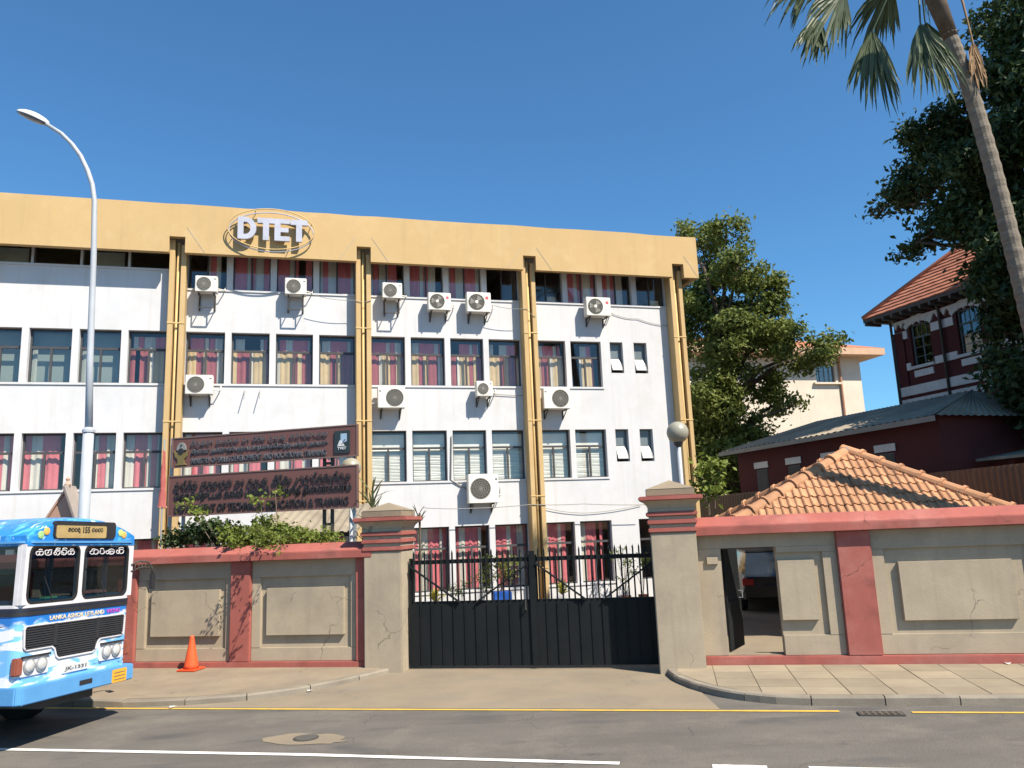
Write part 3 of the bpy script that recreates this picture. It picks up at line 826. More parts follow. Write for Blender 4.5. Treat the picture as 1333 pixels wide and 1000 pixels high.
# ------------------------------------------------------------------ air conditioners
def aircon(px0, px1, py0, py1, label, fan='l', style='white', off=.48, frame=False):
    cxp = (px0 + px1) / 2; cyp = (py0 + py1) / 2
    x0 = FAC.hit(px0, cyp, off)[0]; x1 = FAC.hit(px1, cyp, off)[0]
    z1 = FAC.hit(cxp, py0, off)[1]; z0 = FAC.hit(cxp, py1, off)[1]
    w, h = x1 - x0, z1 - z0
    t = thing('air_conditioner', label, 'air conditioner', FAC.w(x0, -off, z0), FAC.ang, 'air conditioner units on the facade')
    d = .30
    MB().box(0, w, 0, d, 0, h).build('casing', m_acwhite, t, bevel=.015)
    r_ = min(h * .42, w * .34)
    fx = {'l': r_ + w * .06, 'r': w - r_ - w * .06}[fan]; fz = h / 2
    g = MB(); g.lathe([(r_, .002), (r_, .008), (r_ * .9, .008)], 28, (fx, 0, fz), 'y')
    f_ = g.build('fan_well', m_acdark, t)
    g = MB()
    for k in range(1, 6):
        rr = r_ * k / 5.3
        g.tube([(fx + rr * math.cos(a * math.pi / 12), -.014, fz + rr * math.sin(a * math.pi / 12)) for a in range(24)], .004 if style == 'dark' else .007, 4, loop=True)
    for k in range(8):
        a = math.pi * k / 8 + .2
        g.beam((fx - r_ * math.cos(a), -.016, fz - r_ * math.sin(a)), (fx + r_ * math.cos(a), -.016, fz + r_ * math.sin(a)), .006, .006, up=(0, 1, 0))
    g.build('fan_guard', m_acgrey, t)
    if style == 'dark':
        for k in range(3):
            a = k * 2.094 + .5
            g = MB(); g.add([(fx, -.009, fz), (fx + r_ * .85 * math.cos(a), -.0095, fz + r_ * .85 * math.sin(a)), (fx + r_ * .85 * math.cos(a + .9), -.012, fz + r_ * .85 * math.sin(a + .9))], [(0, 1, 2)])
            g.build('fan_blade', m_acgrey, f_)
        g = MB(); g.lathe([(r_ * .2, .01), (r_ * .2, .022), (r_ * .1, .026)], 14, (fx, 0, fz), 'y'); g.build('hub', m_acwhite, t)
        g = MB(); g.lathe([(h * .085, .001), (h * .085, .005)], 14, (w - h * .2, 0, h * .72), 'y'); g.build('badge', m_badge, t)
    else:
        g = MB(); g.box(w - .1 if fan == 'l' else .04, w - .04 if fan == 'l' else .1, -.004, .001, h * .78, h * .84); g.build('badge', m_letter_grey, t)
    # wall brackets
    for x in (w * .15, w * .85):
        b = MB(); b.box(x - .02, x + .02, 0, off - .002, -.04, -.002); b.box(x - .02, x + .02, off - .04, off - .002, -.30 if not frame else -.5, -.041)
        b.beam((x, .06, -.05), (x, off - .03, -.28 if not frame else -.48), .025)
        b.build('bracket', m_dark_steel, t)
    if frame:
        b = MB(); b.beam((w * .15, .10, -.48), (w * .85, .10, -.48), .03); b.beam((w * .15, .10, -.48), (w * .15, .10, -.03), .03); b.beam((w * .85, .10, -.48), (w * .85, .10, -.03), .03)
        b.beam((w * .15, .10, -.46), (w * .15, off - .05, -.46), .025); b.beam((w * .85, .10, -.46), (w * .85, off - .05, -.46), .025)
        b.build('support_frame', m_dark_steel, t)
    s_ = w if fan == 'l' else 0; dx = .14 if fan == 'l' else -.14
    MB().tube([(s_, d * .6, h * .3), (s_ + dx, d * .7, h * .25), (s_ + dx * 1.3, d + .1, h * .35), (s_ + dx * 1.4, off - .01, h * .6)], .018, 6).build('pipe', m_acwhite, t, smooth=True)
    return t
aircon(254, 283, 359, 379.5, 'small air conditioner on a hanging frame under the oval sign', 'l', frame=True)
aircon(371, 399, 362, 383, 'small air conditioner on a hanging frame, second from the oval sign end', 'l', frame=True)
aircon(498, 523.5, 368, 388, 'small air conditioner on a hanging frame just past the second pilaster', 'l', frame=True)
aircon(557.7, 587, 381, 403.5, 'air conditioner with red badge, smaller of the close pair on the top storey', 'l', 'dark')
aircon(608, 639, 380.5, 406, 'air conditioner with red badge, larger of the close pair on the top storey', 'l', 'dark')
aircon(763.5, 795, 387, 411, 'air conditioner with red badge alone under the last top storey bay', 'l', 'dark')
aircon(241, 277, 488, 513, 'wide air conditioner below the third storey windows above the signboards', 'l')
aircon(492, 527.6, 504, 531, 'wide air conditioner with fan on the right beside the second pilaster', 'r')
aircon(620.7, 641.6, 496, 515.7, 'smallest square air conditioner below a third storey mullion', 'l')
aircon(708, 742.5, 505, 532, 'wide air conditioner with fan on the right beside the third pilaster', 'r')
aircon(610, 649, 617, 655, 'large air conditioner hung below the white blinds above the gate', 'l')
# loose cables along the facade
def cable(pts, label, r=.012, off=.03, sag=.06):
    P = [FAC.hit(px, py, off) for px, py in pts]
    out = []
    for i in range(len(P) - 1):
        for k in range(8):
            s_ = k / 8
            out.append((P[i][0] * (1 - s_) + P[i + 1][0] * s_, -off, P[i][1] * (1 - s_) + P[i + 1][1] * s_ - sag * 4 * s_ * (1 - s_)))
    out.append((P[-1][0], -off, P[-1][1]))
    o = MB().tube(out, r, 5).build('cable', m_acgrey, None, smooth=True)
    o.location = FAC.P; o.rotation_euler = (0, 0, FAC.ang)
    tag(o, label, 'cable', 'cables on the facade')
cable([(408, 384), (462, 391), (483, 391)], 'thin cable looping past the second pilaster under the top windows', .01, .47)
cable([(640, 397), (686, 402), (697, 412)], 'thin cable from the paired air conditioners to the third pilaster', .01, .47)
cable([(796, 408), (830, 415), (872, 424)], 'thin cable from the lone top storey air conditioner to the end pilaster', .01, .03)
cable([(550, 661), (610, 662), (690, 657), (760, 656), (843, 657)], 'pale cable running low across the wall above the gate', .012, .47, .02)
cable([(700, 659), (760, 668), (835, 657)], 'slack cable sagging on the wall beside the globe lamp', .01, .05, .05)
cable([(642, 513), (680, 515)], 'short cable from the smallest air conditioner to the third pilaster', .012, .04, .01)
cable([(588, 567), (587, 625), (610, 638)], 'bundled pipe dropping past the white blinds to the large air conditioner', .022, .04, .0)
for px, w_ in ((318, .2), (338, .2)):
    p = FAC.hit(px, 515, .15)
    o = MB().beam((0, -.02, .18), (.0, -.3, -.12), .02).build('empty_bracket', m_acgrey)
    o.location = FAC.w(p[0], 0, p[1]); o.rotation_euler = (0, 0, FAC.ang)
    tag(o, 'empty slanted bracket sticking out of the white wall, ' + ('nearer the wide air conditioner' if px == 318 else 'farther from the wide air conditioner'), 'bracket', 'empty wall brackets')

# ------------------------------------------------------------------ signboards behind the left wall
def A(cx_, cz_, rx, rz, a0, a1, n=8): return arcp(cx_, cz_, rx, rz, a0, a1, n)
# hand drawn strokes of the Sinhala letters used on the boards, each in a box about one unit tall: (advance, strokes)
SI = {
 'na': (1.0, [A(.25, .25, .2, .22, 60, 420), A(.5, .45, .42, .5, 200, -80)]),
 'pa': (1.0, [A(.2, .3, .17, .3, 100, 330), A(.62, .4, .34, .42, 150, -130), [(.2, .6), (.4, .95)]]),
 'nna': (1.3, [A(.25, .3, .22, .28, 0, 360), A(.72, .4, .4, .5, 180, -150), A(.75, .3, .18, .22, 0, 270)]),
 'ta': (1.0, [A(.25, .35, .22, .3, 0, 330), A(.6, .45, .34, .5, 170, -120)]),
 'sa': (1.1, [A(.28, .3, .25, .3, 90, 400), A(.75, .4, .3, .42, 160, -130), A(.45, .75, .2, .2, 0, 200)]),
 'va': (.9, [A(.45, .42, .38, .42, 210, -110), A(.25, .22, .17, .18, 0, 330)]),
 'ra': (.7, [A(.35, .35, .3, .33, 130, 410), A(.3, .85, .18, .16, -30, 200)]),
 'dha': (1.0, [A(.5, .4, .4, .42, 120, -200), A(.3, .6, .16, .2, 0, 300)]),
 'ha': (1.0, [A(.3, .4, .25, .38, 30, 330), A(.68, .35, .27, .35, 170, -150)]),
 'ya': (1.0, [A(.22, .35, .2, .33, 60, 330), A(.65, .4, .33, .4, 190, -140), [(.42, .2), (.42, .85)]]),
 'a': (1.2, [A(.3, .55, .25, .3, -60, 250), A(.5, .25, .4, .25, 150, 340), [(.95, .1), (.95, .95)], A(.75, .6, .2, .3, 0, 180)]),
 'ma': (1.0, [A(.25, .25, .2, .22, 0, 360), A(.55, .45, .38, .48, 190, -90), A(.55, .75, .15, .15, 0, 360)]),
 'ka': (1.1, [A(.25, .35, .22, .32, 30, 340), A(.75, .35, .28, .33, 180, -150), [(.5, 0), (.5, .7)], A(.6, .85, .22, .13, 0, 180)]),
 'da': (.9, [A(.45, .45, .36, .4, 140, -60), A(.5, .0, .3, .18, 180, 330)]),
 'aa': (.55, [A(.2, .45, .28, .45, 90, -80)]),
 'e': (.6, [A(.3, .35, .22, .32, 60, 400)]),
 'i': (0, [A(-.45, .95, .3, .2, 0, 200)]), 'u': (.15, [A(-.3, -.15, .25, .18, 150, 380)]),
 'al': (0, [A(-.35, 1.05, .14, .16, -60, 200)]), 'ng': (.45, [A(.2, .3, .13, .14, 0, 360)]), ' ': (.6, [])}
def sinhala(words, width, height, depth):
    x = 0; b = MB(); st = []
    for g in words.split():
        if g == '_': g = ' '
        adv, ss = SI[g]
        for s_ in ss: st.append([(x + p[0], p[1]) for p in s_])
        x += adv + (.08 if adv else 0)
    k = width / x
    for s_ in st:
        b.tube([(p[0] * k, 0, p[1] * height) for p in s_], height * .085, 4)
    for i, v in enumerate(b.v): b.v[i] = (v[0], -depth / 2 + v[1], v[2])
    return b
P1 = 'na i pa u nna ta aa _ sa ng va ra al dha na _ ha aa _ va al ta i ya _ pa u ha u nna u _ a ma aa ta ya aa ng sa ya'
P2 = 'ka aa ra al ma i ka _ a dha ya aa pa na _ ha aa _ pa u ha u nna u _ ka i ra i ma e _ e da pa aa ra al ta ma e na al ta u va'
T1 = 'திறன்கள் அபிவிருத்தி மற்றும் வாழ்க்ைகத்ெதாழிற் பயிற்சி அைமச்சு'
T2 = 'ெதாழில்நுட்பக் கல்வி மற்றும் பயிற்சித் திைணக்களம்'
pa_, pb_ = at(223, 610, 17.0), at(465.5, 593, 15.9)
BRD = Frame(pa_, math.atan2(pb_.y - pa_.y, pb_.x - pa_.x))
BW = math.hypot(pb_.x - pa_.x, pb_.y - pa_.y)
KB = 1.05                       # the boards stand a little behind the wall: same view, 5 % farther and larger
pa2 = at(223, 610, 17.0 * KB)
BRD = Frame(pa2, BRD.ang)
def board(z0, z1, x0, label, sinh, tam, eng, l0, l1, lm, zs):
    t = thing('signboard', label, 'sign', BRD.P + Vector((0, 0, CAM_H * (1 - KB))), BRD.ang, 'brown signboards behind the wall')
    t.scale = (KB, KB, KB)
    MB().box(x0, BW, 0, .06, z0, z1).build('board', m_brown_sign, t, bevel=.004)
    MB().ring(x0, BW, z0, z1, x0 + .025, BW - .025, z0 + .025, z1 - .025, -.012, -.0005).build('edge_trim', mat('sign_edge', (.2, .13, .11), scale=3, rough=.5), t)
    w = l1 - l0
    o = sinhala(sinh, w, zs[0][1], .03).build('lettering', lm, t); o.location = (l0, -.012, zs[0][0]); o['kind'] = 'stuff'
    me = text_mesh(tam, lm, 1, .02, .012, width=w * 1.0, height=zs[1][1] * 1.35)
    for v in me.vertices: v.co.y *= .6
    put('lettering', me, t, (l0, -.012, zs[1][0]))['kind'] = 'stuff'
    me = text_mesh(eng, lm, 1, .02, .012, width=w * .98, height=zs[2][1])
    for v in me.vertices: v.co.y *= .6
    put('lettering', me, t, (l0 + .02, -.012, zs[2][0]))['kind'] = 'stuff'
    return t
s1 = board(4.12, 4.78, 0, 'upper brown signboard with a crest, three lines of grey lettering and square logo', P1, T1, 'MINISTRY OF SKILLS DEVELOPMENT AND VOCATIONAL TRAINING', .50, 3.78, m_letter_grey,
           ((4.58, .10), (4.365, .10), (4.18, .12)))
s2 = board(3.07, 3.95, -.06, 'lower brown signboard with three lines of black lettering above the creeper', P2, T2, 'DEPARTMENT OF TECHNICAL EDUCATION & TRAINING', .12, 4.30, m_letter,
           ((3.64, .16), (3.37, .17), (3.15, .16)))
# crest on the upper board
m_gold = mat('crest_gold', (.19, .15, .06), scale=8, rough=.5); m_crestgrey = mat('crest_grey', (.26, .27, .25), scale=8, rough=.5)
cr = MB().prism(arcp(.25, 4.50, .12, .17, 0, 180, 12), -.02, 0).build('crest', m_crestgrey, s1)
MB().prism([(.06, 4.50), (.1, 4.36), (.17, 4.30), (.17, 4.22), (.1, 4.17), (.40, 4.17), (.33, 4.22), (.33, 4.30), (.40, 4.36), (.44, 4.50), (.36, 4.44), (.25, 4.41), (.14, 4.44)], -.026, -.001).build('bowl', m_gold, cr)
MB().prism(arcp(.25, 4.47, .07, .07, 0, 360, 16)[:-1], -.034, -.027).build('wheel', m_letter, cr)
MB().prism(arcp(.25, 4.60, .02, .025, 0, 360, 10)[:-1], -.03, -.021).build('pinnacle', m_letter, cr)
lg = MB().box(3.93, 4.27, -.03, -.001, 4.20, 4.66).build('logo_plate', mat('logo_dark', (.03, .045, .05), scale=4, rough=.4), s1)
m_lwhite = mat('logo_white', (.6, .62, .62), scale=6, rough=.5); m_lblue = mat('logo_blue', (.32, .45, .58), scale=6, rough=.5)
MB().prism([(4.07, 4.42), (4.12, 4.40), (4.21, 4.44), (4.21, 4.60), (4.07, 4.60)], -.036, -.031).build('logo_flag', m_lblue, lg)
MB().prism([(4.0, 4.34), (4.17, 4.34), (4.08, 4.46), (4.05, 4.46)], -.042, -.0365).build('logo_wedge', m_lwhite, lg)
MB().beam((4.10, -.044, 4.38), (4.18, -.044, 4.48), .012, .006, up=(0, 1, 0)).build('logo_stroke', m_letter, lg)
put('logo_lettering', text_mesh('TVET', m_lwhite, 1, .004, .03, width=.2, height=.055), lg, (4.0, -.036, 4.27))
for k, (x, lab) in enumerate(((-.09, 'tall thin steel signpost at the flag end of the boards'), (3.62, 'inner dark signpost near the gate pillar'), (3.80, 'outer dark signpost of the pair near the gate pillar'), (4.30, 'pale steel signpost at the board ends next to the gate pillar'), (.25, 'short pale signpost rising out of the creeper'))):
    top = ((4.80, 4.75, 4.75, 3.9, 3.9)[k] - CAM_H) * KB + CAM_H
    t = thing('signpost', lab, 'post', BRD.w(x * KB, .14, 0), BRD.ang, 'posts carrying the signboards')
    MB().box(-.03, .03, -.03, .03, -.15, top).build('post', m_dark_steel if k in (1, 2) else m_steel, t)
    MB().box(-.08, .08, -.08, .08, -.16, -.08).build('base_plate', m_dark_steel, t)
    if k == 1: 
        for z in (2.75, 3.98, 4.06): MB().box(.03, .15, -.02, .02, z, z + .06).build('rung', m_dark_steel, t)
# folded red flag on a short pole at the pilaster
fp = at(211, 660, 17.3)
t = thing('flag', 'furled red flag on a thin pole beside the signboard end', 'flag', (fp.x, fp.y, 0), 0)
MB().tube([(0, 0, -.12), (0, 0, 4.8)], .018, 6).build('pole', m_steel, t)
b = MB(); n = 12
for i in range(n + 1):
    z = 4.55 - 1.25 * i / n
    wv = .02 + .06 * (i / n) * (1 + .2 * math.sin(i * 2.2))
    b.v += [(-wv, -.02 + .02 * math.sin(i), z), (-wv * .3, -.06, z), (wv * .4, -.03, z), (wv, .02, z - .03)]
for i in range(n):
    for j in range(3): b.f.append((4 * i + j, 4 * i + j + 1, 4 * i + 5 + j, 4 * i + 4 + j))
b.build('cloth', mat('flag_red', (.55, .17, .15), (.45, .12, .11), 6, .8, trans=.3), t, smooth=True)

# globe lamps behind the pillars
def globe(px, py, y, r_, label):
    p = at(px, py, y)
    t = thing('globe_lamp', label, 'lamp', (p.x, p.y, -.08), 0, 'globe lamps behind the gate pillars')
    h = p.z + .08
    MB().tube([(0, 0, 0), (0, 0, h - r_ * 1.1)], .045, 10).build('pole', m_lampgrey, t, smooth=True)
    MB().lathe([(.05, h - r_ * 1.35), (.09, h - r_ * 1.1), (.1, h - r_ * .9), (.06, h - r_ * .85)], 16).build('collar', m_dark_steel, t, smooth=True)
    MB().lathe([(r_ * max(.05, math.sin(math.pi * i / 14)), h - r_ * math.cos(math.pi * i / 14)) for i in range(15)], 24).build('globe', m_globe, t, smooth=True)
    MB().lathe([(.12, -.02), (.12, .06), (.06, .1)], 12).build('foot', m_lampgrey, t)
globe(882, 563, 16.4, .23, 'frosted globe lamp on a grey pole behind the pillar by the door opening')
globe(457, 609, 17.3, .22, 'frosted globe lamp half hidden behind the brown signboards')

# ------------------------------------------------------------------ street lamp, cone
LPY = 15.3
lp0 = at(107, 672, LPY)
t = thing('street_lamp', 'tall grey street lamp with curved arm and pale head behind the bus', 'street lamp', (lp0.x, lp0.y, 0), 0)
def lpt(px, py): p = at(px, py, LPY); return (p.x - lp0.x, p.y - lp0.y, p.z)
z1 = lpt(111, 560)[2]
MB().tube([(0.03, 0, -.1), (.03, 0, z1)], [.115, .10], 14).build('lower_pole', m_lampgrey, t, smooth=True)
MB().lathe([(.118, z1 - .05), (.118, z1), (.075, z1 + .05)], 14, (.03, 0, 0)).build('collar', m_lampgrey, t)
arm = [(.03, 0, z1), lpt(117, 470), lpt(122, 330), lpt(123, 262), lpt(120, 240), lpt(114, 222), lpt(105, 203), lpt(94, 188), lpt(80, 174), lpt(58, 160)]
arm = [(x, i * .0, z) for i, (x, y, z) in enumerate(arm)]
MB().tube(arm, [.075, .066, .058, .052, .05, .048, .046, .044, .042, .04], 12).build('arm', m_lampgrey, t, smooth=True)
h0, h1 = Vector(lpt(61, 161)), Vector(lpt(24, 146))
dv = (h1 - h0); L_ = dv.length; d = dv.normalized(); upv = Vector((-d.z, 0, d.x)) * (-1 if d.x < 0 else 1)
def headpart(name, mt, zlo, zhi):
    b = MB(); n = 10; k = 12
    for i in range(n + 1):
        s_ = i / n; wd = .17 * math.sin(math.pi * min(1, .12 + .80 * s_)) ** .7; hh = .13 * math.sin(math.pi * min(1, .15 + .72 * s_)) ** .8
        for j in range(k + 1):
            a = math.pi * j / k
            p = h0 + d * (L_ * s_) + Vector((0, 1, 0)) * (wd * math.cos(a)) + upv * (zhi * hh * math.sin(a) if zhi > 0 else zlo * hh * math.sin(a))
            b.v.append(tuple(p))
    for i in range(n):
        for j in range(k): b.f.append(((k + 1) * i + j, (k + 1) * i + j + 1, (k + 1) * (i + 1) + j + 1, (k + 1) * (i + 1) + j))
    b.f.append(tuple(range(k + 1))); b.f.append(tuple((k + 1) * n + j for j in range(k + 1)))
    b.build(name, mt, t, smooth=True)
headpart('head_cover', mat('lamp_head_white', (.68, .66, .66), scale=4, rough=.5), 0, 1.0)
headpart('lens', mat('lamp_lens', (.10, .13, .18), scale=6, rough=.15, spec=.6), -.55, 0)
MB().box(.03 - .05, .03 + .05, -.125, -.1, 1.0, 1.5).build('service_door', m_lampgrey, t)

cp = WAL.w(WAL.hit(259, 868)[0], -.27, 0)
t = thing('traffic_cone', 'faded orange traffic cone standing against the grey panelled wall', 'traffic cone', (cp.x, cp.y, 0), WAL.ang)
MB().box(-.2, .2, -.2, .2, 0, .035).build('base', m_cone, t, bevel=.012)
MB().lathe([(.15, .036), (.135, .1), (.045, .62), (.035, .66), (.02, .665)], 20).build('cone_body', m_cone, t, smooth=True)
MB().lathe([(.112, .215), (.118, .215), (.105, .27), (.1, .27)], 20).build('collar_rib', m_cone, t)

# ------------------------------------------------------------------ bus
def livery(name, mode):
    mt = bpy.data.materials.new(name); mt.use_nodes = True
    N, L = mt.node_tree.nodes, mt.node_tree.links
    b = N['Principled BSDF']; b.inputs['Roughness'].default_value = .3
    b.inputs['Specular IOR Level'].default_value = .5
    tc = N.new('ShaderNodeTexCoord')
    def noise(sc, rot, st, det=4, dist=0.0):
        mp = N.new('ShaderNodeMapping'); mp.inputs['Rotation'].default_value = rot; mp.inputs['Scale'].default_value = st
        L.new(tc.outputs['Object'], mp.inputs[0])
        n = N.new('ShaderNodeTexNoise'); n.inputs['Scale'].default_value = sc; n.inputs['Detail'].default_value = det; n.inputs['Distortion'].default_value = dist
        L.new(mp.outputs[0], n.inputs['Vector']); return n.outputs[0]
    def mr(f, a, z):
        r = N.new('ShaderNodeMapRange'); r.inputs[1].default_value = a; r.inputs[2].default_value = z; L.new(f, r.inputs[0]); return r.outputs[0]
    def mix(f, a, c):
        x = N.new('ShaderNodeMix'); x.data_type = 'RGBA'; L.new(f, x.inputs[0])
        for s_, v in ((x.inputs[6], a), (x.inputs[7], c)):
            if hasattr(v, 'is_output'): L.new(v, s_)
            else: s_.default_value = (*v, 1)
        return x.outputs[2]
    white, skyb, blue = (.72, .73, .76), (.16, .42, .72), (.02, .16, .50)
    if mode == 'lower':
        c1 = mix(mr(noise(2.6, (0, R(35), 0), (.8, .8, 3.2), 5, .6), .47, .56), white, skyb)
        c1 = mix(mr(noise(3.1, (0, R(28), 0), (.7, .7, 4.5), 4, .8), .63, .67), c1, (.05, .06, .10))
        sx = N.new('ShaderNodeSeparateXYZ'); L.new(tc.outputs['Object'], sx.inputs[0])
        ad = N.new('ShaderNodeMath'); ad.operation = 'MULTIPLY_ADD'; ad.inputs[1].default_value = .45
        L.new(noise(4, (0, 0, 0), (1, 1, 1)), ad.inputs[0]); L.new(sx.outputs[2], ad.inputs[2])
        c1 = mix(mr(ad.outputs[0], 1.80, 1.88), c1, blue)
    else:
        c1 = mix(mr(noise(3, (0, R(60), R(30)), (1, 3, 1), 4, .8), .5, .62), (.02, .20, .55), (.07, .38, .72))
        c1 = mix(mr(noise(5, (0, R(20), R(30)), (1, 3, 1), 4, 1.0), .62, .68), c1, (.5, .62, .75))
    L.new(c1, b.inputs['Base Color'])
    return mt
m_lv, m_lvtop = livery('bus_livery', 'lower'), livery('bus_roof_livery', 'top')
m_busblue = mat('bumper_blue', (.10, .30, .58), (.08, .26, .52), 4, .4, spec=.4)
m_buswhite = mat('bus_white_trim', (.66, .64, .66), (.55, .54, .55), 4, .45)
m_trim = mat('black_trim', (.03, .03, .034), scale=4, rough=.5)
m_lens = mat('lamp_glass', (.55, .56, .54), (.4, .4, .4), 10, .12, spec=.8)
m_amber = mat('amber_lens', (.28, .09, .06), scale=8, rough=.3)
m_orange = mat('orange_sticker', (.75, .38, .04), scale=8, rough=.6)
m_dest = mat('destination_board', (.42, .30, .13), (.32, .23, .10), 6, .7)
m_int = mat('bus_interior', (.06, .06, .065), scale=3, rough=.8)
m_bglass = glass_mat('bus_glass', (.36, .41, .44), .05, .02)
bus = thing('bus', 'blue and white bus with painted splashes and leaning towards the kerb', 'bus', (-6.55, 11.87, -.12), R(78.5))
bus.rotation_euler = (0, R(1.6), R(78.5))
HW, BL = 1.1, 8.6
def plan(e=0.0, y0=0.0):
    r_ = .14
    p = []
    for cxx, cyy, a0 in ((-HW + r_, y0 + r_, 180), (HW - r_, y0 + r_, 270)):
        p += [(cxx + (r_ + e) * math.cos(R(a0 + 15 * i)), cyy + (r_ + e) * math.sin(R(a0 + 15 * i))) for i in range(7)]
    return p + [(HW + e, BL), (-HW - e, BL)]
MB().slab(plan(), .62, 1.86).build('lower_body', m_lv, bus)
MB().slab(plan(.012), 1.74, 1.80).build('belt_trim', m_trim, bus)
MB().slab(plan(.016), 1.81, 1.84).build('belt_trim', m_trim, bus)
MB().slab(plan(.004), 1.845, 1.885).build('window_ledge', m_buswhite, bus)
# roof: arched loft with rounded front
b = MB(); nx = 14
ys = [(-.01, .70), (.03, .80), (.1, .90), (.25, .97), (.6, 1.0), (BL, 1.0)]
for y, k in ys:
    for i in range(nx + 1):
        x = -1 + 2 * i / nx
        b.v.append((x * (HW + .01) * (1 if k > .9 else (.985 if k > .75 else .97)), y, 2.70 + .12 + .29 * k * (1 - abs(x) ** 2.6)))
    b.v += [((HW + .01) * (1 if k > .9 else .98), y, 2.68), (-(HW + .01) * (1 if k > .9 else .98), y, 2.68)]
m_ = nx + 3
for r0 in range(len(ys) - 1):
    for i in range(m_): b.f.append((r0 * m_ + i, r0 * m_ + (i + 1) % m_, (r0 + 1) * m_ + (i + 1) % m_, (r0 + 1) * m_ + i))
b.f += [tuple(range(m_)), tuple((len(ys) - 1) * m_ + i for i in range(m_))]
roof = b.build('roof', m_lvtop, bus)
MB().slab(plan(.03), 2.715, 2.745).build('rain_gutter', m_busblue, roof)
# destination box
def rrect(x0, x1, z0, z1, r_):
    p = []
    for cx_, cz_, a0 in ((x1 - r_, z0 + r_, 270), (x1 - r_, z1 - r_, 0), (x0 + r_, z1 - r_, 90), (x0 + r_, z0 + r_, 180)):
        p += [(cx_ + r_ * math.cos(R(a0 + 18 * i)), cz_ + r_ * math.sin(R(a0 + 18 * i))) for i in range(6)]
    return p
db = MB().prism(rrect(-.66, .60, 2.775, 3.03, .06), -.035, .02).build('destination_box', m_trim, bus)
MB().prism(rrect(-.63, .38, 2.785, 2.965, .03), -.045, -.036).build('route_board', m_dest, db)
o = put('route_lettering', text_mesh('155', m_letter, 1, .003, .02, width=.14, height=.09), db, (-.12, -.048, 2.86))
o = sinhala('ma ta ta ka u', .26, .055, .004).build('route_lettering', m_letter, db); o.location = (-.42, -.047, 2.88)
o = sinhala('na va na ga' .replace('ga', 'ra'), .24, .055, .004).build('route_lettering', m_letter, db); o.location = (.06, -.047, 2.88)
# flower motifs either side of the box
for x, z, m_ in ((-.78, 2.88, 'p'), (-.88, 2.83, 'q'), (.74, 2.87, 'r'), (.82, 2.84, 'p')):
    cc = {'p': (.75, .45, .12), 'q': (.35, .60, .25), 'r': (.55, .65, .2)}[m_]
    b = MB(); b.lathe([(.055, .0), (.055, .02), (.03, .026)], 10, (x, .0, z), 'y')
    b.build('flower_motif', mat('motif_' + m_, cc, scale=20, rough=.5), bus)
# windscreens
for k, (x0, x1) in enumerate(((-1.03, -.085), (.0, .985))):
    rr_ = rrect(x0 + .012, x1 - .012, 1.90, 2.68, .10)
    ws = MB().add([(a_, .022, c_) for a_, c_ in rr_], [tuple(range(len(rr_)))]).build('windscreen', m_bglass, bus)
    outer = rrect(x0 - .0, x1 + .0, 1.886, 2.694, .12); inner = rrect(x0 + .035, x1 - .035, 1.92, 2.66, .09)
    b = MB(); n = len(outer)
    for i in range(n):
        j = (i + 1) % n
        b.prism([outer[i], outer[j], inner[j], inner[i]], -.005, .019)
    b.build('rubber_seal', m_rubber, ws)
    MB().box(x0 + .05, x1 - .05, .0285, .032, 2.50, 2.652).build('sun_strip', mat('dark_blue_strip', (.012, .03, .08), scale=5, rough=.4), ws)
    o = sinhala(('ka a ma i va i ka', 'sa ra nna ya i')[k], (x1 - x0) * .78, .085, .006).build('windscreen_lettering', m_buswhite, ws)
    o.location = (x0 + .1, .0, 2.545)
    MB().tube([((x0 + x1) / 2, -.01, 1.90), ((x0 + x1) / 2 - .2, -.02, 2.25)], .008, 5).build('wiper', m_trim, ws)
for xa, xb, yb in ((-.082, -.003, .08), (-HW + .005, -1.033, .06), (.988, HW - .005, .06)):
    MB().box(xa, xb, 0, yb, 1.886, 2.70).build('windscreen_pillar', m_buswhite, bus)
# corner fill between seals: white front panel round the rounded corners
for x0, x1 in ((-1.03, -.085), (.0, .985)):
    rr = rrect(x0, x1, 1.886, 2.694, .12); b = MB()
    for c_, s_ in (((x1, 1.886), 0), ((x1, 2.694), 6), ((x0, 2.694), 12), ((x0, 1.886), 18)):
        b.prism([c_] + rr[s_:s_ + 6], .0, .03)
    b.build('corner_panel', m_buswhite if x0 < -.5 else m_buswhite, bus)
# sides
for sx in (-1, 1):
    x_ = sx * (HW - .02)
    b = MB()
    ys_ = [.10, .50, 1.55, 2.65, 3.75, 4.85, 5.95, 7.05, 8.15, BL - .03]
    for y in ys_: MB().box(x_ - .02, x_ + .02, y - .035, y + .035, 1.886, 2.70).build('side_pillar', m_buswhite, bus)
    MB().add([(x_, .06, 1.887), (x_, BL - .05, 1.887), (x_, BL - .05, 2.699), (x_, .06, 2.699)], [(0, 1, 2, 3)]).build('side_glass', m_bglass, bus)
    for y in ys_[1:-1]: MB().box(x_ - .008, x_ + .012, y + .03, y + 1.06, 2.30, 2.325).build('slide_rail', m_steel, bus)
MB().prism(rrect(-1, 1, 1.9, 2.69, .1), BL - .03, BL).build('rear_window', m_bglass, bus)
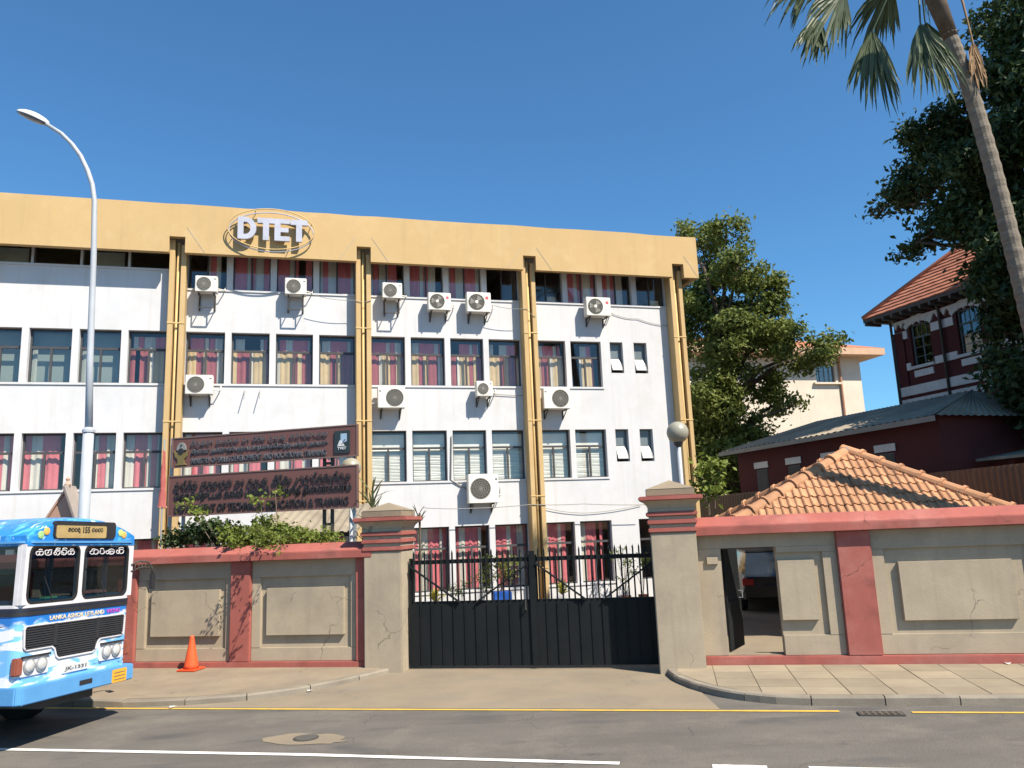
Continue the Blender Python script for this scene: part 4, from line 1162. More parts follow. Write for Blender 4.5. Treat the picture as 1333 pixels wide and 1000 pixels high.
# quarter window seal on the driver's side
# interior
i_ = MB(); i_.box(-1.0, 1.0, .12, .55, 1.87, 1.94)
i_.build('dashboard', mat('blue_dash', (.03, .14, .24), scale=3, rough=.7), bus)
MB().tube([(-.55 + .22 * math.cos(2 * math.pi * k / 20), .62 + .1 * math.sin(2 * math.pi * k / 20), 2.06 + .2 * math.sin(2 * math.pi * k / 20)) for k in range(20)], .015, 6, loop=True).build('steering_wheel', m_trim, bus, smooth=True)
MB().box(-.85, -.35, 1.1, 1.22, 1.87, 2.4).build('driver_seat', m_int, bus, bevel=.04)
for y in (1.9, 2.8, 3.7, 4.6):
    for x in (-.75, .75):
        MB().box(x - .28, x + .28, y, y + .1, 1.87, 2.28).build('seat', mat('seat_red', (.28, .06, .05), scale=5, rough=.8), bus, bevel=.03)
MB().tube([(-.95, .95, 2.25), (-.3, .95, 2.25)], .02, 6).build('hand_rail', mat('red_rail', (.45, .10, .08), scale=5, rough=.5), bus)
for x in (.25, .6): MB().tube([(x, 1.2, 1.87), (x, 1.2, 2.68)], .016, 6).build('hand_rail', m_steel, bus)
MB().box(.2, .75, .16, .4, 1.941, 2.0).build('dash_flowers', mat('dash_pink', (.45, .12, .10), (.3, .3, .3), 25, .8), bus, bevel=.02)
MB().box(-.55, -.32, .13, .22, 1.941, 1.965).build('dash_card', mat('dash_green', (.2, .6, .3), scale=5), bus)
MB().slab([(-1.05, .1), (1.05, .1), (1.05, BL - .1), (-1.05, BL - .1)], 2.69, 2.70).build('headlining', m_int, bus)
# grille
gpts = [(-1.0, 1.60), (-1.02, 1.56), (-1.0, 1.32), (-.96, 1.29), (-.52, 1.29), (-.46, 1.25), (-.42, 1.15), (-.37, 1.11), (.30, 1.11), (.35, 1.15), (.40, 1.25), (.45, 1.29), (.90, 1.29), (.95, 1.33), (.96, 1.57), (.92, 1.61)]
gr = MB().prism(gpts, -.012, .01).build('grille', m_trim, bus)
for k in range(15):
    z = 1.14 + k * .0315
    x0, x1 = (-.40, .34) if z < 1.29 else (-.98, .92)
    MB().box(x0, x1, -.026, -.013, z, z + .016).build('slat', mat('grille_slat', (.045, .047, .052), scale=5, rough=.45), gr)
for x in (-.47, .36): MB().box(x - .03, x + .03, -.03, -.012, 1.30, 1.60).build('grille_post', m_trim, gr)
gf = MB()
for i in range(len(gpts)):
    j = (i + 1) % len(gpts); gf.beam((gpts[i][0], -.012, gpts[i][1]), (gpts[j][0], -.012, gpts[j][1]), .022, .022, up=(0, 1, 0))
gf.build('grille_surround', m_buswhite, gr)
# lamps
for sx, xs in ((-1, (-.90, -.69)), (1, (.58, .79))):
    h_ = MB().prism(rrect(min(xs) - .14, max(xs) + .14, .95, 1.20, .03), -.02, .0).build('lamp_panel', m_buswhite, bus)
    MB().box(min(xs) - .14, max(xs) + .14, -.05, -.021, 1.19, 1.215).build('brow', m_trim, h_)
    for x in xs:
        o = MB().lathe([(.098, .021), (.098, .04), (.085, .044)], 20, (x, 0, 1.075), 'y').build('headlight', m_steel, bus, smooth=False)
        MB().lathe([(.084, .040), (.07, .056), (.035, .066), (.01, .068)], 20, (x, 0, 1.075), 'y').build('lens', m_lens, o, smooth=True)
MB().box(-1.125, -1.0, -.03, .06, .97, 1.2).build('indicator', m_amber, bus, bevel=.015)
MB().box(1.0, 1.125, -.02, .06, .97, 1.2).build('indicator', m_amber, bus, bevel=.015)
# number plate and bumper
np_ = MB().box(-.28, .22, -.02, .0, .885, .99).build('number_plate', mat('plate_white', (.6, .6, .58), scale=8, rough=.5), bus)
put('plate_lettering', text_mesh('JK-1331', m_letter_grey, 1, .002, .015, width=.42, height=.062), np_, (-.24, -.023, .905))
bp = [(-1.14, .22), (-1.14, -.06), (-1.08, -.14), (1.08, -.14), (1.14, -.06), (1.14, .22)]
bu = MB().slab(bp, .60, .83).build('bumper', m_busblue, bus, bevel=.015)
MB().box(.60, .92, -.146, -.141, .61, .80).build('warning_sticker', m_orange, bu)
for k in range(3): MB().box(.64, .88, -.149, -.1465, .645 + k * .05, .655 + k * .05).build('sticker_line', m_letter_grey, bu)
MB().box(-.07, .18, -.146, -.141, .69, .755).build('tow_slot', m_trim, bu)
o = put('front_lettering', text_mesh('LANKA ASHOK LEYLAND', mat('cream_letter', (.7, .6, .42), scale=5, rough=.5), 1, .003, .025, width=1.08, height=.062), bus, (-.58, -.006, 1.645))
o = put('front_lettering', text_mesh('VIKING', mat('purple_letter', (.42, .08, .45), scale=5, rough=.5), 1, .003, .025, width=.3, height=.06), bus, (.55, -.006, 1.645))
# mirror arm on the kerb side
b = MB(); b.tube([(1.05, .0, 2.36), (1.2, -.05, 2.42), (1.36, -.08, 2.40), (1.46, -.1, 2.30), (1.46, -.1, 2.22)], .014, 6); b.tube([(1.05, .0, 2.26), (1.25, -.06, 2.32), (1.44, -.1, 2.30)], .01, 6)
for k in range(5): b.tube([(1.1 + k * .07, -.03 - k * .01, 2.29), (1.13 + k * .07, -.03 - k * .012, 2.37 + .01 * (2 - abs(k - 2)))], .008, 5)
ma = b.build('mirror_arm', m_dark_steel, bus, smooth=True)
MB().box(1.40, 1.52, -.14, -.09, 1.96, 2.22).build('mirror', m_trim, ma, bevel=.015)
# wheels
for y in (1.75, 6.4):
    for sx in (-1, 1):
        wh = MB().lathe([(.30, -.13), (.46, -.13), (.5, -.09), (.5, .09), (.46, .13), (.30, .13)], 28, (0, 0, 0)).build('wheel', m_rubber, bus, smooth=False)
        wh.location = (sx * .93, y, .5); wh.rotation_euler = (0, R(90), 0)
        MB().lathe([(.29, -.10), (.29, .10), (.12, .14), (.08, .14)], 20).build('rim', m_steel, wh)
    MB().box(-.9, .9, y - .06, y + .06, .44, .56).build('axle', m_dark_steel, bus)
MB().box(-.5, .5, .1, BL - .3, .45, .62).build('chassis', m_dark_steel, bus)

# ------------------------------------------------------------------ guard hut with clay tiles
hutA = Vector((8.22, 19.3, 4.06)); FL, FRc, BRc, BLc = Vector((4.52, 17.6, 2.3)), Vector((10.70, 16.41, 2.3)), Vector((10.55, 21.3, 2.3)), Vector((5.3, 22.3, 2.3))
hut = thing('tiled_shelter', 'open shelter with orange clay tiled hip roof behind the boundary wall', 'shelter', (0, 0, 0))
def toward(p, k): c = (FL + FRc + BRc + BLc) / 4; return p.lerp(c, k)
q = [toward(p, .14) for p in (FL, FRc, BRc, BLc)]
for i_p in range(4):
    for s_ in ((.35, .7) if i_p == 0 else (0, .5) if i_p == 2 else (0,)):
        p_ = (toward(FL, .03) if i_p == 0 and s_ == 0 else q[i_p]).lerp(q[(i_p + 1) % 4], s_)
        MB().box(p_.x - .14, p_.x + .14, p_.y - .14, p_.y + .14, -.15, 2.38).build('post', m_grey_plaster, hut, bevel=.01)
rf = MB(); rf.add([FL, FRc, BRc, BLc, hutA], [(0, 1, 4), (1, 2, 4), (2, 3, 4), (3, 0, 4), (3, 2, 1, 0)])
rfo = rf.build('roof_deck', m_tile, hut)
e = (FRc - FL).normalized(); nrm = (FRc - FL).cross(hutA - FL).normalized(); sl = nrm.cross(e).normalized()
if sl.z < 0: sl = -sl
if nrm.z < 0: nrm = -nrm
TW, TH = .17, .36
tb = MB()
prof = [(0, .012), (.025, .04), (.05, .05), (.075, .037), (.1, .014), (.13, .008), (TW, .012)]
for yy, lift in ((-.03, .03), (TH, .0)):
    for x, z in prof: tb.v.append((x, yy, z + lift))
for x, z in prof: tb.v.append((x, -.03, z + .03 - .022))
k = len(prof)
for i in range(k - 1):
    tb.f.append((i, i + 1, k + i + 1, k + i)); tb.f.append((2 * k + i, 2 * k + i + 1, i + 1, i))
tile_me = tb.mesh('roof_tile', m_tile)
base = Matrix((e, sl, nrm)).transposed().to_4x4()
slen = (hutA - FL).dot(sl); elen = (FRc - FL).length; ax_ = (hutA - FL).dot(e)
for r_ in range(int(slen / TH) + 1):
    v = r_ * TH
    xa = ax_ * v / slen; xb = elen - (elen - ax_) * v / slen
    i0 = int(xa / TW) - 1
    for i in range(i0, int(xb / TW) + 2):
        x = i * TW + random.uniform(-.008, .008)
        vm = v + TH * .5
        xam = ax_ * vm / slen; xbm = elen - (elen - ax_) * vm / slen
        if x < xam - .08 or x + TW > xbm + .08 or vm > slen: continue
        mt_ = base.copy(); mt_ = base @ Matrix.Rotation(random.uniform(-.03, .03), 4, 'Z')
        p = FL + e * x + sl * v + nrm * (.012 + random.uniform(0, .012))
        mt_.translation = p
        o = put('roof_tile', tile_me, rfo); o.matrix_local = mt_
# hip capping tiles
cb = MB(); n = 8
for yy, rr in ((0, .185), (.07, .185), (.071, .15), (.56, .135)):
    for i in range(n + 1):
        a = math.pi * i / n - .25 + .5 * 0; a = -0.3 + (math.pi + .6) * i / n
        cb.v.append((rr * math.cos(a), yy, rr * math.sin(a)))
for r0 in range(3):
    for i in range(n): cb.f.append((r0 * (n + 1) + i, r0 * (n + 1) + i + 1, (r0 + 1) * (n + 1) + i + 1, (r0 + 1) * (n + 1) + i))
cb.f.append(tuple(range(n + 1)))
cap_me = cb.mesh('ridge_tile', m_tile, smooth=False)
for c_ in (FL, FRc, BRc, BLc):
    dv = (hutA - c_); L_ = dv.length; d = dv.normalized(); sd_ = d.cross(Vector((0, 0, 1))).normalized(); u_ = sd_.cross(d)
    s_ = -.05
    while s_ < L_ - .3:
        mt_ = Matrix((sd_, d, u_)).transposed().to_4x4(); mt_.translation = c_ + d * s_ + u_ * (.0 + random.uniform(-.01, .01))
        o = put('ridge_tile', cap_me, rfo); o.matrix_local = mt_
        s_ += .48
MB().lathe([(.16, 4.02), (.17, 4.1), (.1, 4.17), (.02, 4.19)], 12, (hutA.x, hutA.y, 0)).build('finial', mat('mortar', (.3, .25, .2), scale=6), rfo, smooth=True)

# ------------------------------------------------------------------ corrugated sheets
def corrugated(p0, p1, p2, p3, period, amp, n_along=1):
    """Sheet p0-p1 (bottom) p3-p2 (top); ribs run from bottom to top."""
    p0, p1, p2, p3 = map(Vector, (p0, p1, p2, p3)); b = MB()
    nr = (p1 - p0).cross(p3 - p0).normalized(); n = int((p1 - p0).length / period * 4)
    for i in range(n + 1):
        s_ = i / n; off = nr * (amp if i % 4 in (1, 2) else -amp)
        b.v += [tuple(p0.lerp(p1, s_) + off), tuple(p3.lerp(p2, s_) + off)]
    b.f = [(2 * i, 2 * i + 2, 2 * i + 3, 2 * i + 1) for i in range(n)]
    return b
FEN = Frame((7.51, 32.0), math.atan2(18.0 - 32.0, 11.68 - 7.51))
t = thing('sheet_metal_fence', 'tall brown corrugated sheet metal fence behind the tiled shelter', 'fence', FEN.P, FEN.ang)
k = 0
x = -3.0
while x < 18.2:
    zt = 3.42 + (x / 14.6) * .12
    corrugated((x, 0, -.15), (x + 1.02, 0, -.15), (x + 1.02, 0, zt + .003 * (k % 3)), (x, 0, zt + .004 * (k % 2)), .17, .018).build('sheet', m_brownfence, t).location.y = .012 * (k % 2)
    MB().box(x - .04, x + .04, .06, .14, -.2, 3.3).build('fence_post', m_dark_steel, t)
    x += 1.0; k += 1
MB().box(-3, 18.2, .05, .1, 3.12, 3.18).build('rail', m_dark_steel, t)

# ------------------------------------------------------------------ low maroon building
lowb = thing('long_low_building', 'long maroon building with grey corrugated roof in deep shade', 'building', LOW.P, LOW.ang)
X0, X1 = -10.2, .2
MB().box(X0, X1, 0, 6.0, -.2, 5.5).build('wall', m_brick, lowb)
corrugated((X0 - .5, -.55, 5.36), (X1 + .4, -.55, 5.36), (X1 - 1.2, 3.0, 6.45), (X0 + 1.6, 3.0, 6.45), .3, .02).build('roof', m_corr, lowb)
corrugated((X1 + .4, -.55, 5.36), (X1 + .4, 6.5, 5.36), (X1 - 1.2, 3.0, 6.45), (X1 - 1.2, 3.0, 6.45), .3, .015).build('roof_hip', m_corr, lowb)
corrugated((X0 - .5, 6.5, 5.36), (X0 - .5, -.55, 5.36), (X0 + 1.6, 3.0, 6.45), (X0 + 1.6, 3.0, 6.45), .3, .015).build('roof_hip', m_corr, lowb)
b = MB(); b.add([(X1 + .4, 6.5, 5.36), (X0 - .5, 6.5, 5.36), (X0 + 1.6, 3.0, 6.45), (X1 - 1.2, 3.0, 6.45)], [(0, 1, 2, 3)]); b.build('roof_back', m_corr, lowb)
MB().box(X0 - .52, X1 + .42, -.6, -.57, 5.18, 5.345).build('fascia', mat('grey_fascia', (.24, .23, .21), scale=2), lowb)
for x in (-8.6, -6.6, -4.6, -2.0):
    w_ = MB().box(x - .35, x + .35, -.02, -.002, 2.9, 4.45).build('window', m_frame, lowb)
    MB().box(x - .3, x + .3, -.026, -.021, 2.95, 4.4).build('pane', mat('dark_pane', (.03, .035, .04), scale=3, rough=.15), w_)
    MB().box(x - .45, x + .45, -.06, -.027, 4.5, 4.75).build('lintel', m_lime, w_)
# dark lean-to verandah at the near end
b = MB(); b.hexa([(X1 + .25, 1.0, 3.95), (X1 + 7, 1.0, 3.95), (X1 + 7, 7, 4.75), (X1 + .25, 7, 4.75), (X1 + .25, 1.0, 4.03), (X1 + 7, 1.0, 4.03), (X1 + 7, 7, 4.83), (X1 + .25, 7, 4.83)])
b.build('verandah_roof', m_corr, lowb)
for x in (1.2, 3.2, 5.2): MB().box(X1 + x - .07, X1 + x + .07, 1.2, 1.34, -.2, 3.95).build('verandah_post', m_brick, lowb)
MB().box(X1 + .21, X1 + 7, 4.4, 4.5, -.2, 4.25).build('verandah_wall', m_brick, lowb)

# ------------------------------------------------------------------ red colonial building
def roof_mat(name, c, c2, per):
    mt = mat(name, c, c2, 1.2, .85, rnd=0)
    N, L = mt.node_tree.nodes, mt.node_tree.links
    g = N.new('ShaderNodeNewGeometry'); wv = N.new('ShaderNodeTexWave'); wv.bands_direction = 'Z'; wv.wave_profile = 'SAW'
    wv.inputs['Scale'].default_value = per
    L.new(g.outputs['Position'], wv.inputs[0])
    bp_ = N.new('ShaderNodeBump'); bp_.inputs['Distance'].default_value = .08; bp_.inputs['Strength'].default_value = 1.0
    L.new(wv.outputs['Fac'], bp_.inputs['Height']); L.new(bp_.outputs[0], N['Principled BSDF'].inputs['Normal'])
    return mt
m_redroof = mat('red_tile_roof', (.46, .19, .12), (.34, .13, .085), 2.0, .85, rnd=.1, dirt=((.2, .09, .06), .4))
rb = thing('red_colonial_building', 'dark red colonial building with white trim and red tiled hip roof', 'building', RED.P, RED.ang)
LX, LY, EZ = 12.0, 10.0, 11.1
W1 = (RED.hit(1186, 445)[0], RED.hit(1213, 445)[0], RED.hit(1198, 477)[1], RED.hit(1194, 418)[1])
W2 = (RED.hit(1246, 425)[0], RED.hit(1275, 425)[0], RED.hit(1262, 458)[1], RED.hit(1255, 404)[1])
W3x = 2 * W2[0] - W1[0]
zw0, zw1 = (W1[2] + W2[2]) / 2, (W1[3] + W2[3]) / 2
ww = ((W1[1] - W1[0]) + (W2[1] - W2[0])) / 2
wx = [W1[0], W2[0], W2[0] * 2 - W1[0], W2[0] * 3 - 2 * W1[0]]
b = MB(); edges = [0.0]
for x in wx:
    b.box(edges[-1], x, 0, .4, -.2, EZ); b.box(x, x + ww, 0, .4, -.2, zw0); b.box(x, x + ww, 0, .4, zw1, EZ); edges.append(x + ww)
b.box(edges[-1], LX, 0, .4, -.2, EZ); b.box(0, LX, LY - .4, LY, -.2, EZ); b.box(0, .4, .401, LY - .401, -.2, EZ); b.box(LX - .4, LX, .401, LY - .401, -.2, EZ)
b.build('wall', m_brick, rb)
MB().box(.5, LX - .5, 1.4, 1.5, 4, EZ - .1).build('inner_wall', m_room, rb)
zb_ = RED.hit(1235, 490)[1]
zb_ -= .22
MB().box(-.06, LX, -.09, -.002, zb_ - .25, zb_ + .15).build('white_band', m_lime, rb)
def dentils(z, name):
    n = int(LX / .32)
    b = MB(); b.box(-.03, LX, -.10, -.003, z, z + .12)
    for i in range(n):
        x = i * .32 + .05; b.add([(x, -.1, z), (x + .24, -.1, z), (x + .12, -.1, z - .22), (x, -.01, z), (x + .24, -.01, z), (x + .12, -.01, z - .22)], [(0, 1, 2), (5, 4, 3), (0, 2, 5, 3), (1, 4, 5, 2), (0, 3, 4, 1)])
    b.build(name, m_lime, rb)
dentils(zb_ - .52, 'dentil_band'); dentils(EZ - .42, 'dentil_band')
for x in wx:
    wd = MB().ring(0, ww, 0, zw1 - zw0, .07, ww - .07, .07, zw1 - zw0 - .07, .12, .2).build('window', mat('green_grey_frame', (.12, .15, .15), scale=3), rb)
    wd.location = (x, 0, zw0); hh = zw1 - zw0
    g = MB(); g.box(.07, ww - .07, .13, .19, hh * .66, hh * .7); g.box(ww / 2 - .03, ww / 2 + .03, .13, .19, .07, hh * .66)
    for k in range(1, 4): g.box(.07 + (ww - .14) * k / 4 - .015, .07 + (ww - .14) * k / 4 + .015, .14, .18, hh * .7, hh - .07)
    for k in (.22, .44): g.box(.07, ww / 2 - .03, .14, .18, hh * k - .015, hh * k + .015); g.box(ww / 2 + .03, ww - .07, .14, .18, hh * k - .015, hh * k + .015)
    g.build('glazing_bar', MATS['green_grey_frame'], wd)
    MB().box(.07, ww - .07, .155, .16, .07, hh - .07).build('pane', m_glass_grey, wd)
    # arched white head, sill and quoin blocks
    ar = arcp(ww / 2, hh - .25, ww / 2 + .28, .62, 20, 160, 10); ai = arcp(ww / 2, hh - .3, ww / 2 + .16, .36, 160, 20, 10)
    b = MB(); n = len(ar)
    for i in range(n - 1): b.prism([ai[n - 1 - i], ar[i], ar[i + 1], ai[n - 2 - i]], -.09, -.002)
    b.build('arch', m_lime, wd)
    MB().box(-.1, ww + .1, -.14, .12, -.12, -.002).build('sill', m_lime, wd); MB().box(.02, ww - .02, -.07, -.002, -.48, -.2).build('apron_block', m_lime, wd)
    for xx in (-.85, ww + .12):
        MB().box(xx, xx + .73, -.07, -.002, hh - .55, hh - .2).build('quoin_block', m_lime, wd)
        MB().box(xx, xx + .73, -.07, -.002, -.12, .2).build('quoin_block', m_lime, wd)
for x in (-.02, (wx[0] + ww + wx[1]) / 2, (wx[1] + ww + wx[2]) / 2):
    MB().tube([(x, -.14, -.2), (x, -.14, EZ - .4), (x + .15, -.4, EZ - .1)], .06, 8).build('downpipe', m_dark_steel, rb, smooth=True)
MB().box(.001, .5, -.08, -.001, -.2, EZ - .8).build('corner_pier', m_brick, rb)
for x in wx[1:]:
    ar = arcp(x + ww / 2, zb_ - 2.0, ww / 2 + .35, .75, 0, 180, 10); ai = arcp(x + ww / 2, zb_ - 2.0, ww / 2 + .05, .42, 180, 0, 10); b = MB()
    for i in range(10): b.prism([ai[10 - i], ar[i], ar[i + 1], ai[9 - i]], -.09, -.002)
    b.build('lower_arch', m_lime, rb)
ov = .85; rz = EZ + .05; rise = 5.2
b = MB(); P_ = [(-ov, -ov, rz), (LX + ov, -ov, rz), (LX + ov, LY + ov, rz), (-ov, LY + ov, rz), (LY / 2, LY / 2, rz + rise), (LX - LY / 2 + .5, LY / 2, rz + rise)]
b.add(P_, [(0, 1, 5, 4), (1, 2, 5), (2, 3, 4, 5), (3, 0, 4)]); ro = b.build('roof', m_redroof, rb)
def courses(A_, B_, C_, D_, n, parent, mt_, lift=.05):
    # A-B eave, D-C ridge: one overlapping strip for each course of tiles
    A_, B_, C_, D_ = map(Vector, (A_, B_, C_, D_)); nn = (B_ - A_).cross(D_ - A_).normalized()
    if nn.z < 0: nn = -nn
    for k in range(n):
        s0, s1 = k / n, (k + 1.1) / n if k < n - 1 else 1
        p = [A_.lerp(D_, s0), B_.lerp(C_, s0), B_.lerp(C_, s1), A_.lerp(D_, s1)]
        m_n = max(1, int((p[1] - p[0]).length / .3)); b = MB()
        for i in range(m_n + 1):
            u = i / m_n; lo = p[0].lerp(p[1], u); hi = p[3].lerp(p[2], u); w_ = nn * (lift + .018 * (i % 2))
            b.v += [tuple(lo + w_), tuple(hi + nn * .012), tuple(lo + nn * .004)]
        for i in range(m_n): q = 3 * i; b.f += [(q, q + 3, q + 4, q + 1), (q + 2, q + 5, q + 3, q)]
        raw_ = bpy.data.meshes.new('tile_course'); raw_.from_pydata(b.v, [], b.f); raw_.materials.append(mt_); put('tile_course', raw_, parent)
courses(P_[0], P_[1], P_[5], P_[4], 24, ro, m_redroof)
courses(P_[3], P_[0], P_[4], P_[4], 24, ro, m_redroof)
for a_, c_ in ((P_[0], P_[4]), (P_[4], P_[5]), (P_[1], P_[5])):
    MB().tube([Vector(a_) + Vector((0, 0, .06)), Vector(c_) + Vector((0, 0, .06))], .13, 8).build('ridge_capping', m_redroof, ro, smooth=True)
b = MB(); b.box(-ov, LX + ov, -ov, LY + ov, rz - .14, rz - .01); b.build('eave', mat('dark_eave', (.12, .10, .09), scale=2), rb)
n = int((LX + 1.6) / .5)
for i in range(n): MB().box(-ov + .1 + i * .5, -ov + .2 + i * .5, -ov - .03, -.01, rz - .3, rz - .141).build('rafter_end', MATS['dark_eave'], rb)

# ------------------------------------------------------------------ far cream building
c0 = at(1122, 500, 56)
CB = Frame((c0.x, c0.y), R(14))
cb_ = thing('cream_far_building', 'pale cream building with orange tiled eave standing behind the leafy tree', 'building', CB.P, CB.ang)
zt = CB.hit(1110, 466)[1]
b = MB(); wz0, wz1 = CB.hit(1075, 498)[1], CB.hit(1075, 474)[1]; wa, wb_ = CB.hit(1062, 487)[0], CB.hit(1087, 487)[0]
b.box(-14, wa, 0, .4, -.2, zt); b.box(wb_, 0, 0, .4, -.2, zt); b.box(wa, wb_, 0, .4, -.2, wz0); b.box(wa, wb_, 0, .4, wz1, zt); b.box(-14, 0, 8, 8.3, -.2, zt); b.box(-.3, 0, .401, 7.99, -.2, zt)
b.build('wall', m_cream_wall, cb_)
wo = MB().ring(wa, wb_, wz0, wz1, wa + .08, wb_ - .08, wz0 + .08, wz1 - .08, .15, .25).build('window', m_frame_grey, cb_)
for k in range(1, 4):
    xx = wa + (wb_ - wa) * k / 4; MB().box(xx - .03, xx + .03, .16, .24, wz0 + .08, wz1 - .08).build('mullion', m_frame_grey, wo)
MB().box(wa + .08, wb_ - .08, .19, .2, wz0 + .08, wz1 - .08).build('pane', m_glass_grey, wo)
MB().box(wa - .3, wb_ + .3, -.25, -.002, wz0 - .15, wz0 - .02).build('sill', m_cream_wall, cb_)
MB().tube([(CB.hit(1094, 500)[0], -.1, -.2), (CB.hit(1094, 500)[0], -.1, zt)], .09, 8).build('downpipe', mat('brown_pipe', (.4, .22, .14), scale=3), cb_)
m_orroof = roof_mat('orange_tile_roof', (.45, .17, .09), (.34, .13, .08), 1.4)
b = MB(); b.add([(-15, -1.2, zt + .5), (1.3, -1.2, zt + .5), (1.3, 9.4, zt + .5), (-15, 9.4, zt + .5), (-3.2, 4, zt + 2.3), (-11, 4, zt + 2.3)], [(0, 1, 4, 5), (1, 2, 4), (2, 3, 5, 4), (3, 0, 5)]); b.build('roof', m_orroof, cb_)
MB().box(-15, 1.3, -1.2, 9.4, zt + .001, zt + .49).build('eave', mat('peach_eave', (.55, .36, .24), scale=2), cb_)

# ------------------------------------------------------------------ left background: gable hut and shed
gpk = at(88, 634, 19.5)
t = thing('gable_wall', 'peach gable shaped wall with grey capping rising behind the bus', 'wall', (gpk.x, gpk.y, 0), R(-14)); t['kind'] = 'thing'
hz = gpk.z
MB().prism([(-.9, -.1), (.5, -.1), (.5, hz - 1.05), (0, hz - .08), (-.9, hz - 1.22)], 0, .22).build('gable_wall', m_peach, t)
m_mort = mat('grey_ridge', (.30, .26, .23), scale=5)
for xe, ze in ((-1.0, 1.36), (.58, 1.22)):
    b = MB(); b.hexa([(0, -.03, hz - .06), (xe, -.03, hz - ze), (xe, .26, hz - ze), (0, .26, hz - .06), (0, -.03, hz + .03), (xe, -.03, hz - ze + .09), (xe, .26, hz - ze + .09), (0, .26, hz + .03)])
    b.build('roof_slope', m_mort if xe > 0 else m_peach, t)
MB().tube([(.03, -.1, hz + .02), (.56, -.1, hz - 1.12)], .075, 8).build('verge_tiles', m_mort, t)
MB().lathe([(.05, hz), (.08, hz + .06), (.03, hz + .14), (.05, hz + .2), (.01, hz + .26)], 10).build('finial', m_peach, t)
sp = at(420, 690, 20.0)
t = thing('parking_shed', 'low shed with grey corrugated roof behind the signboards', 'shed', (sp.x, sp.y, 0), R(4))
corrugated((-1.4, -1.5, 2.62), (1.1, -1.5, 2.62), (1.1, 1.6, 3.35), (-1.4, 1.6, 3.35), .22, .02).build('roof', m_corr, t)
for x in (-1.2, .9):
    for y, z in ((-1.3, 2.6), (1.4, 3.22)): MB().box(x - .05, x + .05, y - .05, y + .05, -.12, z).build('post', m_dark_steel, t)
for y, z in ((-1.3, 2.54), (1.4, 3.18)): MB().box(-1.35, 1.05, y - .03, y + .03, z - .04, z + .04).build('purlin', m_dark_steel, t)
# slim standpipe with a round lamp on the left
p = at(14, 640, 24.0); p2 = at(20, 574, 24.0)
t = thing('wall_pipe', 'slim pale pipe with a round lamp at its top, beside the peach gable', 'pipe', (p.x, p.y, 0))
MB().tube([(0, 0, -.1), (0, 0, p2.z - .2), (.1, -.1, p2.z)], .07, 8).build('pipe', m_lampgrey, t)
MB().lathe([(.06, p2.z - .1), (.15, p2.z), (.12, p2.z + .12), (.03, p2.z + .16)], 12, (.1, -.12, 0)).build('lamp', m_globe, t, smooth=True)

# ------------------------------------------------------------------ parked car seen through the door opening
cpp = at(972, 750, 22.6)
car = thing('parked_car', 'dark parked car with a red tail lamp seen through the door opening', 'car', (cpp.x + .75, cpp.y, -.09), R(-6))
m_car = mat('car_paint', (.02, .022, .028), scale=3, rough=.2, spec=.6)
b = MB()
secs = [(0, .50, .98, .80), (.06, .38, 1.02, .84), (.5, .3, 1.06, .86), (1.6, .28, 1.05, .87), (3.0, .28, 1.02, .87), (4.1, .32, .92, .84), (4.4, .45, .75, .76)]
for y, zl, zh, hw in secs: b.v += [(-hw * .94, y, zl), (-hw, y, zl + .2), (-hw, y, zh - .12), (-hw * .92, y, zh), (hw * .92, y, zh), (hw, y, zh - .12), (hw, y, zl + .2), (hw * .94, y, zl)]
for i in range(len(secs) - 1):
    for j in range(8): b.f.append((8 * i + j, 8 * i + (j + 1) % 8, 8 * i + 8 + (j + 1) % 8, 8 * i + 8 + j))
b.f += [tuple(range(8)), tuple(8 * 6 + j for j in range(8))]
b.build('body', m_car, car, smooth=False)
b = MB()
for y, hw, z in ((.12, .76, 1.03), (.5, .62, 1.62), (2.2, .62, 1.64), (2.9, .76, 1.03)): b.v += [(-hw, y, z), (hw, y, z)]
b.f = [(0, 1, 3, 2), (2, 3, 5, 4), (4, 5, 7, 6), (0, 2, 4, 6), (7, 5, 3, 1), (0, 6, 7, 1)]
b.build('cabin', mat('car_glass', (.02, .025, .03), scale=2, rough=.08, spec=.8), car)
MB().box(-.64, .64, .5, 2.2, 1.625, 1.69).build('roof', m_car, car, bevel=.02)
for sx in (-1, 1):
    MB().box(sx * .70 - .16, sx * .70 + .16, -.02, .1, .74, .95).build('tail_lamp', mat('tail_lamp_red', (.6, .03, .03), scale=6, rough=.15, spec=.6), car, bevel=.02)
    for y in (.85, 3.5):
        wh = MB().lathe([(.2, -.1), (.31, -.1), (.33, -.06), (.33, .06), (.31, .1), (.2, .1)], 20).build('wheel', m_rubber, car); wh.location = (sx * .76, y, .33); wh.rotation_euler = (0, R(90), 0)
        MB().lathe([(.19, -.09), (.19, .09), (.06, .1)], 14).build('rim', m_steel, wh)
MB().box(-.82, .82, -.1, .0, .42, .62).build('rear_bumper', m_car, car, bevel=.03)
MB().box(-.26, .26, -.03, -.001, .70, .82).build('number_plate', m_dark_steel, car)  # plate coloured dark to stand in for the shade around the car

